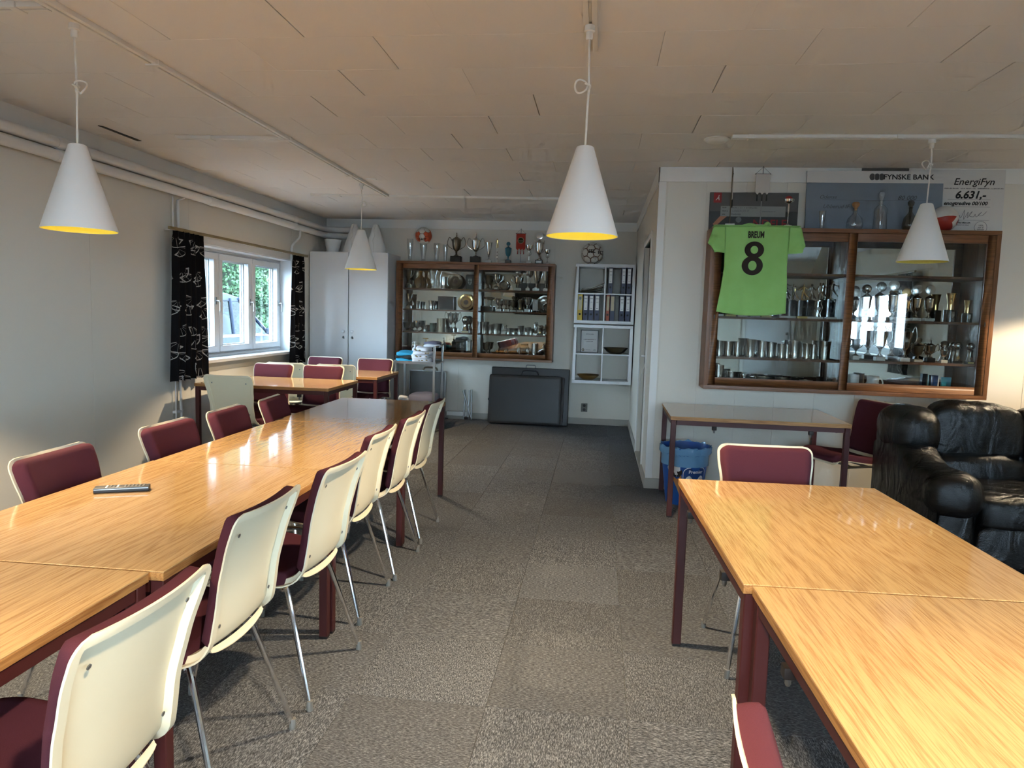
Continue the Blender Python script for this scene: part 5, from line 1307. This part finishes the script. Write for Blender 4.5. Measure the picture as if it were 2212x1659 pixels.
for k, (x_, h_, w_) in enumerate(LOW):
    o = beaker('%s low dish right of the tankard on the right case floor' % ORD[k], (x_, Y-.02, S4), h_, w_, 'pewter' if k < 3 else 'bronze', .06)
LC = [(1.918, .235, 'disc', 'pewter'), (2.001, .272, 'ball', 'silver'), (2.096, .295, 'spike', 'silver'), (2.196, .305, 'disc', 'silver'), (2.288, .246, 'disc', 'gold'), (2.366, .277, 'disc', 'silver'), (2.456, .276, 'disc', 'silver')]
for k, (x_, h_, fn, mt) in enumerate(LC): lid_cup(('%s lidded silver cup from the left on the upper row of the right case' % ORD[k]) if k != 4 else 'golden-topped lidded cup with shield in the right case upper row', (x_, Y-.02, S2), h_, .072, mt, 'marble_white' if k else 'marble_black', 'paper_white' if k in (1, 3) else None, 0, fn, .085, bw=.066)
def gold_goblet(label, x_, h_, w_):
    t = T('gold_goblet', label, (x_, Y-.02, S2), 'trophy', 'golden flared cups on black blocks'); bh = h_*.42; r = w_/2
    obj('base', B().lathe([(r*1.25, 0), (r*1.25, bh), (0, bh)], 24), 'marble_black', t, bev=.002, seg=1)
    obj('cup', B().lathe([(r*.62, bh), (r*.62, bh+.004), (r*.60, bh+h_*.2), (r*.72, bh+h_*.42), (r, h_), (r*.95, h_), (r*.5, bh+.02), (0, bh+.02)], 26), 'gold', t)
    obj('crest', B().prism([(-r*.3, bh*.85), (r*.3, bh*.85), (r*.3, bh*.5), (0, bh*.3), (-r*.3, bh*.5)], -r*1.25-.001, -r*1.2, 'XZ'), 'bronze' if h_ > .2 else 'paper_white', t, smooth=0)
gold_goblet('taller golden goblet on black block in the right case', 2.607, .214, .072)
gold_goblet('shorter golden goblet on black block at the right end', 2.728, .166, .056)
hand_cup('dark winged cup at the left of the right case lower row', (1.962, Y, S3+.006), .16, .066, 'bronze', 'marble_white', .02)
hand_cup('large silver cup with tall loop handles, left of two', (2.130, Y-.02, S3+.006), .225, .092, 'silver', 'marble_white', .034, 'paper_white', .045, .14)
hand_cup('large silver cup with tall loop handles, right of two', (2.308, Y-.02, S3+.006), .225, .092, 'silver', 'marble_white', .034, 'paper_white', .045, .14)
lid_cup('small dark lidded bowl beside the tall loop-handled cups', (2.412, Y, S3+.006), .19, .078, 'bronze', 'marble_white', None, .012, 'disc', .10)
lid_cup('pewter lidded cup with spread handles in the lower row', (2.501, Y, S3+.006), .175, .072, 'pewter', 'marble_black', None, .026, 'spike', .20)
lid_cup('little silver covered cup left of the ball trophies', (2.584, Y-.03, S3+.006), .143, .056, 'silver', 'marble_white', None, 0, 'ball', .16)
ball_trophy('pewter ball trophy in the right case, left of two', (2.690, Y, S3+.006), .165, .068, 'pewter', 'marble_black')
ball_trophy('pewter ball trophy at the right end of the right case', (2.770, Y-.03, S3+.006), .160, .060, 'pewter', 'marble_black', 'plaque_yellow')
mug('white mug half hidden by the case door post', (1.945, Y-.04, S4), R(160), .118, .085, 'white mugs in the right case')
mug('white mug with its handle to the right', (2.085, Y-.05, S4), R(0), .112, .085, 'white mugs in the right case')
t = T('card_box', 'narrow dark blue box on the right case floor', (2.555, Y, S4), 'box'); obj('box', B().box(-.020, .020, -.012, .03, 0, .128), 'blue_card', t, bev=.001, seg=1); obj('edge', B().box(.012, .0205, -.0125, .031, 0, .1285), 'paper_white', t)
t = T('card_box', 'turquoise card with dark emblem on the right case floor', (2.628, Y-.005, S4), 'box'); obj('box', B().box(-.034, .034, -.008, .01, 0, .120), 'cyan_card', t, bev=.001, seg=1); obj('emblem', B().lathe([(.016, -.009), (0, -.009)], 16, (0, 0, .035), ax='Y'), 'blue_card', t, smooth=0)

# ---------------- on top of the right case
ZT = .865+1.230
t = thing('cheque_board', 'dark stadium cheque board behind the green jersey', 'sign', (.82, 5.815, ZT)); t.rotation_euler = (R(-2), 0, 0)
obj('board', B().box(0, .668, 0, .012, 0, .295), 'dark_board', t, bev=.001, seg=1)
sp = obj('sky_print', B().box(.003, .665, -.001, .0, .15, .293), 'board_grey', t, smooth=0)
em = obj('emblem', B().box(.028, .088, -.0022, 0, .215, .293), 'print_red', t, smooth=0); text('Å', .042, 'print_white', em, (.058, -.003, .247), shear=.3, bold=.0006)
obj('round_badge', B().lathe([(.028, -.0015), (.028, -.003), (0, -.003)], 24, (.595, 0, .245), ax='Y'), 'print_red', t); scribble(t, .577, .613, .245, .011, 'print_white', -.0032, 17)
st = obj('cheque_strip', B().box(.085, .575, -.0024, 0, .110, .190), 'paper_strip', t, smooth=0)
text('UBBERUD IF', .024, 'print_grey', st, (.235, -.003, .152), shear=.3); scribble(st, .098, .13, .178, .009, 'print_black', -.0026, 11); scribble(st, .098, .14, .152, .009, 'print_black', -.0026, 12); scribble(st, .098, .12, .126, .009, 'print_black', -.0026, 13); scribble(st, .16, .36, .177, .012, 'print_grey', -.0026, 14); scribble(st, .16, .24, .127, .014, 'print_grey', -.0026, 15); scribble(st, .40, .50, .150, .009, 'print_grey', -.0026, 16)
text('NDELE', .085, 'print_red', t, (.46, -.0016, .055), bold=.001); text('fynsk', .030, 'print_white', t, (.47, -.0022, .012), shear=.2)
obj('runner_print', B().prism([(.03, .05), (.09, .12), (.10, .17), (.13, .16), (.135, .11), (.10, .08), (.05, .03)], -.0014, 0, 'XZ'), 'skin_print', t, smooth=0)
obj('ball_print', B().lathe([(.022, -.0012), (0, -.0012)], 18, (.225, 0, .085), ax='Y'), 'paper_strip', t, smooth=0)
t = thing('cheque_board', 'pale blue giant bank cheque behind the decanters', 'sign', (1.535, 5.775, ZT)); t.rotation_euler = (R(-4.5), 0, 0)
obj('board', B().box(0, .985, 0, .010, 0, .462), 'paper_blue', t, bev=.001, seg=1)
hb = obj('header', B().box(.0, .985, -.0012, 0, .372, .462), 'paper_white', t, smooth=0)
text('FYNSKE BANK', .052, 'print_black', hb, (.735, -.002, .416), bold=.0010, sx=1.08)
for k in range(3): obj('logo_mark', B().lathe([(.026, -.0018), (0, -.0018)], 20, (.475+.034*k, 0, .418), ax='Y', sx=.8), 'print_grey', hb, smooth=0)
obj('header_gap', B().box(.491, .4935, -.0024, 0, .385, .452).box(.525, .5275, -.0024, 0, .385, .452), 'paper_white', hb, smooth=0)
for (bd, x_, z_, s_) in (('Odense', .16, .262, .040), ('80 000', .73, .260, .048), ('Ubberud IF', .22, .190, .042)): text(bd, s_, 'print_thin', t, (x_, -.001, z_), shear=.35)
obj('rule', B().box(.12, .92, -.0006, 0, .2405, .242), 'print_thin', t, smooth=0)
t = thing('cheque_board', 'white giant cheque for 6.631 behind the handball', 'sign', (2.27, 5.815, ZT)); t.rotation_euler = (R(-2.2), 0, 0)
obj('board', B().box(0, .695, 0, .010, 0, .478), 'paper_white', t, bev=.001, seg=1)
text('EnergiFyn', .070, 'print_black', t, (.475, -.001, .388), shear=.25, bold=.0004, sx=1.05)
text('6.631,-', .078, 'print_black', t, (.455, -.001, .290), shear=.25, bold=.0022)
text('enogtredive 00/100', .039, 'print_black', t, (.425, -.001, .228), shear=.25, bold=.0010)
for (a_, b_, k_) in ((.27, .37, 4), (.385, .49, 5), (.505, .585, 6), (.60, .685, 7)): scribble(t, a_, b_, .340, .008, 'print_grey', -.0002, k_)
obj('rule', B().box(.30, .60, -.0008, 0, .2565, .258).box(.28, .60, -.0008, 0, .203, .2045).box(.31, .60, -.0008, 0, .1035, .105), 'print_grey', t, smooth=0)
sg = [(.34, 0, .11), (.35, 0, .17), (.36, 0, .165), (.355, 0, .12), (.37, 0, .14), (.38, 0, .12), (.39, 0, .14), (.40, 0, .12), (.425, 0, .18), (.42, 0, .11), (.45, 0, .165), (.445, 0, .12), (.48, 0, .17), (.455, 0, .14), (.49, 0, .13), (.50, 0, .15), (.51, 0, .13), (.545, 0, .165), (.52, 0, .14), (.55, 0, .14), (.58, 0, .17)]
obj('signature', B().tube(bez([(a, -.0008, c) for (a, b_, c) in sg], 4), .0014, 5), 'print_grey', t)
scribble(t, .36, .47, .085, .011, 'print_black', -.0002, 8); scribble(t, .36, .46, .068, .009, 'print_grey', -.0002, 9)
stp = obj('stamp_ring', B().lathe([(.045, 0), (.045, -.001), (.043, -.001), (.043, 0)], 30, (.545, 0, .052), ax='Y', close=False), 'print_grey', t)
for (bd, z_) in (('100%', .066), ('ejet af', .051), ('fynboer', .036)): text(bd, .016, 'print_black', stp, (.545, -.001, z_), ext=.0002)
o = obj('backing_board', B().box(0, .34, 0, .008, 0, .487), 'board_grey', None, (1.94, 5.832, ZT), bev=.001, seg=1); tag(o, 'grey board peeping out above the blue bank cheque', 'board')
t = pennant('table pennant seen edge-on left of the white one', (.966, 5.70, ZT+.012), .45, .11, .39, .20, 'pennant_white', None, 'tassel_dark', R(82), 'marble_white', 'bronze')
t = pennant('white table pennant with three dark tassels above the jersey', (1.186, 5.70, ZT+.012), .46, .105, .40, .245, 'pennant_white', None, 'tassel_dark', R(0), 'marble_white')
footed_bowl('silver bowl trophy standing on the jersey shoulder', (1.387, 5.70, ZT+.010), .216, .080, 'silver', 'marble_white', False, .10, None, .85)
glassware('slim clear flute glass right of the jersey', (1.639, 5.71, ZT), .145, .052)
decanter('round decanter with cork-coloured stopper before the blue cheque', (1.872, 5.70, ZT), .213, .118, 'clear_glass', 'cork')
decanter('tall decanter with glass ball stopper before the blue cheque', (2.052, 5.70, ZT), .291, .098, 'clear_glass', 'clear_glass', None, 'tall')
decanter('smoky decanter half behind the right pendant lamp', (2.262, 5.70, ZT), .228, .104, 'smoke_glass', 'smoke_glass')
o = obj('handball', B().sphere((0, 0, 0), .094, 32, 22), 'handball_print', None, (2.50, 5.70, ZT+.094), (0, 0, R(8))); tag(o, 'red and white signed handball beside the right pendant lamp', 'ball')
# ---------------- the jersey
t = thing('football_jersey', 'lime green jersey with number 8 hung over the case', 'jersey', (1.14, 5.575, ZT))
def side_l(z): return [(-.0, -.335), (-.19, -.232), (-.25, -.228), (-.45, -.245), (-.64, -.266)]
def interp(tab, z):
    for (a, va), (b_, vb) in zip(tab, tab[1:]):
        if z >= b_: f = (z-a)/(b_-a); return va+(vb-va)*f
    return tab[-1][1]
LT = [(.0, -.235), (-.19, -.228), (-.30, -.226), (-.45, -.240), (-.64, -.268)]; RT = [(.0, .235), (-.19, .230), (-.30, .228), (-.45, .236), (-.64, .240)]
def fold(x_, z):
    f = -z/.64
    return -.010-.010*f-.007*math.sin(x_*26+f*3)*f-.006*math.sin((x_-.18)*40)*max(0, f-.2)-.006*noise.noise(Vector((x_*9, 0, z*6)))
def body(u, v):
    z = -.64*v; z_ = z+.012*math.sin(math.pi*u)*(-1)*v*v*2; x0, x1 = interp(LT, z), interp(RT, z); x_ = x0+(x1-x0)*u
    return (x_, fold(x_, z), z_+.004)
bo = obj('torso', B().grid(body, 40, 46), 'jersey_green', t, smooth=80); bo.modifiers.new('cloth', 'SOLIDIFY').thickness = .006
tb = obj('shoulder_fold', B().grid(lambda u, v: (-.31+.62*u, -.010+.14*v, .004+.004*math.sin(u*20)*v+.003), 24, 6), 'jersey_green', t, smooth=80); tb.modifiers.new('cloth', 'SOLIDIFY').thickness = .006
for s in (-1, 1):
    def slv(u, v, s=s):
        top = Vector((s*.235, 0, .004)).lerp(Vector((s*.318, 0, .0)), min(1, u*1.6)) if u < .62 else Vector((s*.318, 0, .0)).lerp(Vector((s*.352, 0, -.125)), (u-.62)/.38)
        bot = Vector((s*.228, 0, -.195)).lerp(Vector((s*(.330 if s > 0 else .30), 0, -.188)), u)
        p = top.lerp(bot, v); return (p.x, -.012-.010*math.sin(v*9+u*5+s)*u-.012*math.sin(math.pi*v), p.z)
    so = obj('sleeve', B().grid(slv, 18, 16), 'jersey_green', t, smooth=80); so.modifiers.new('cloth', 'SOLIDIFY').thickness = .007
obj('collar', B().tube(bez([(-.10, .02, .008), (-.05, .0, .018), (0, .02, .010), (.05, .02, .012), (.075, .005, .03), (.10, .03, .010)], 5), [.012]*26, 8), 'jersey_green', t)
def on_shirt(ox, oz, eps):
    def wv(co):
        x_, z_ = co.x+ox, co.y+oz; return Vector((x_, fold(x_, z_)-.0045-eps, z_))
    return wv
text('BREUM', .066, 'jersey_black', t, (0, 0, 0), (0, 0, 0), bold=.0024, sx=.56, ext=0, warp=on_shirt(-.006, -.060, 0))
n8 = B()
for (cz, ro, zo, ri, zi, ox) in ((-.170, .070, .0625, .0275, .029, .004), (-.287, .076, .071, .030, .036, -.004)):
    n = 48; v0 = len(n8.v); wv = on_shirt(-.018, 0, .0005)
    for q in (0, .25, .5, .75, 1.0):
        for k in range(n):
            a = 2*math.pi*k/n; n8.v.append(tuple(wv(Vector(((ri+(ro-ri)*q)*math.cos(a)+ox, cz+(zi+(zo-zi)*q)*math.sin(a), 0)))))
    for i in range(4): n8.f += [(v0+i*n+k, v0+i*n+(k+1) % n, v0+(i+1)*n+(k+1) % n, v0+(i+1)*n+k) for k in range(n)]
obj('number', n8, 'jersey_black', t, smooth=80)

# ================================================================== BEHIND THE CAMERA (mirrored in the cases)
t = thing('television', 'black wall television on the rear wall', 'television', (-2.0, YR, 1.72))
obj('screen', B().box(-.52, .52, .03, .07, -.31, .31), 'tv_black', t, bev=.004); obj('wall_mount', B().box(-.1, .1, 0, .03, -.1, .1), 'dark_metal', t)

# ================================================================== OUTSIDE
o = obj('ground', B().box(-30, 30, -30, 40, -.35, -.25), 'asphalt', None, smooth=0); tag(o, 'grey paved ground outside the windows', 'ground', None, 'structure')
rnd = random.Random(2)
core = obj('hedge_core', B().box(-9.4, -8.6, 8.0, 24.0, -.25, 4.2), 'hedge_core', None); tag(core, 'tall green hedge behind the parked car', 'hedge', None, 'stuff')
lv = B()
for k in range(60000):
    y_ = rnd.uniform(8.2, 23.8); z_ = rnd.uniform(.0, 4.3); x_ = -8.55+.30*noise.noise(Vector((y_*1.3, z_*1.3, 1)))+rnd.uniform(-.12, .12)
    s_ = rnd.uniform(.028, .062); a = Vector((rnd.uniform(-.5, .9), rnd.uniform(-1, 1), rnd.uniform(-.4, 1))).normalized(); u = a.orthogonal().normalized(); u.rotate(Matrix.Rotation(rnd.uniform(0, 6.28), 3, a)); v = a.cross(u); c = Vector((x_, y_, z_))
    lv._a([c-u*s_, c+v*s_*.5, c+u*s_, c-v*s_*.5], [(0, 1, 2, 3)])
me = bpy.data.meshes.new('leaves'); me.from_pydata(lv.v, [], lv.f); me.materials.append(MT['hedge_leaf'])
o = link('leaves', me, core); tag(o, kind='stuff')
# car parked along the house: local x = length (front +x), y = width, side facing the window at y=-.86
t = thing('parked_car', 'blue-grey car parked in front of the hedge', 'car', (-6.2, 9.55, -.25), R(90))
def side(pts, y0, y1, name, mt, bev=.03, par=t, seg=3): return obj(name, B().prism(pts, y0, y1, 'XZ'), mt, par, bev=bev, seg=seg)
side([(0, .35), (.02, .75), (.10, 1.05), (.9, 1.17), (2.9, 1.17), (3.55, 1.10), (4.25, .98), (4.42, .80), (4.42, .38), (4.2, .28), (.2, .28)], 0, 1.75, 'body_shell', 'car_paint', .07)
rf = side([(.30, 1.62), (.55, 1.80), (1.0, 1.86), (2.0, 1.86), (2.40, 1.80), (2.5, 1.72), (2.3, 1.72), (1.0, 1.75), (.5, 1.70)], .14, 1.61, 'roof', 'car_paint', .02)
for yy in (.10, 1.60):
    for (a, b_) in (((.14, 1.10), (.42, 1.74)), ((1.20, 1.14), (1.20, 1.78)), ((2.15, 1.14), (2.10, 1.78)), ((3.55, 1.09), (2.38, 1.78))): obj('pillar', B().tube([(a[0], yy, a[1]), (b_[0], yy+(.06 if yy < 1 else -.06)*.8, b_[1])], .032, 8), 'car_paint', t)
    obj('side_glass', B()._a([(.2, yy+.0, 1.13), (3.45, yy, 1.11), (2.36, yy+(.05 if yy < 1 else -.05), 1.76), (.45, yy+(.05 if yy < 1 else -.05), 1.72)], [(0, 1, 2, 3)]), 'car_glass', t, smooth=0)
obj('windscreen', B()._a([(3.5, .12, 1.11), (3.5, 1.63, 1.11), (2.42, 1.55, 1.77), (2.42, .2, 1.77)], [(0, 1, 2, 3)]), 'car_glass', t, smooth=0)
for xx in (1.0, 1.95): obj('door_handle', B().tube(bez([(xx-.10, -.0, 1.0), (xx-.07, -.035, 1.0), (xx+.07, -.035, 1.0), (xx+.10, 0, 1.0)], 4), .016, 8), 'chrome', t)
obj('waist_strip', B().box(.12, 3.4, -.012, .004, 1.12, 1.145), 'chrome', t)
obj('wing_mirror', B().puff((3.15, -.10, 1.20), (.12, .20, .14), .7, 16, 10), 'car_paint', t)
for xx in (1.3, 2.3): obj('car_seat', B().puff((xx, .45, 1.05), (.22, .45, .9), .6, 18, 12), 'car_seat', t)
for xx in (.85, 3.55):
    for yy in (.02, 1.53):
        wh = obj('wheel', B().lathe([(0, 0), (.20, 0), (.31, .0), (.33, .03), (.33, .17), (.31, .20), (0, .20)], 24, (xx, yy, .33), ax='Y'), 'tyre', t); obj('rim', B().lathe([(.20, -.008), (.17, .01), (0, .0)], 18, (xx, yy-.002, .33), ax='Y'), 'steel_grey', wh)
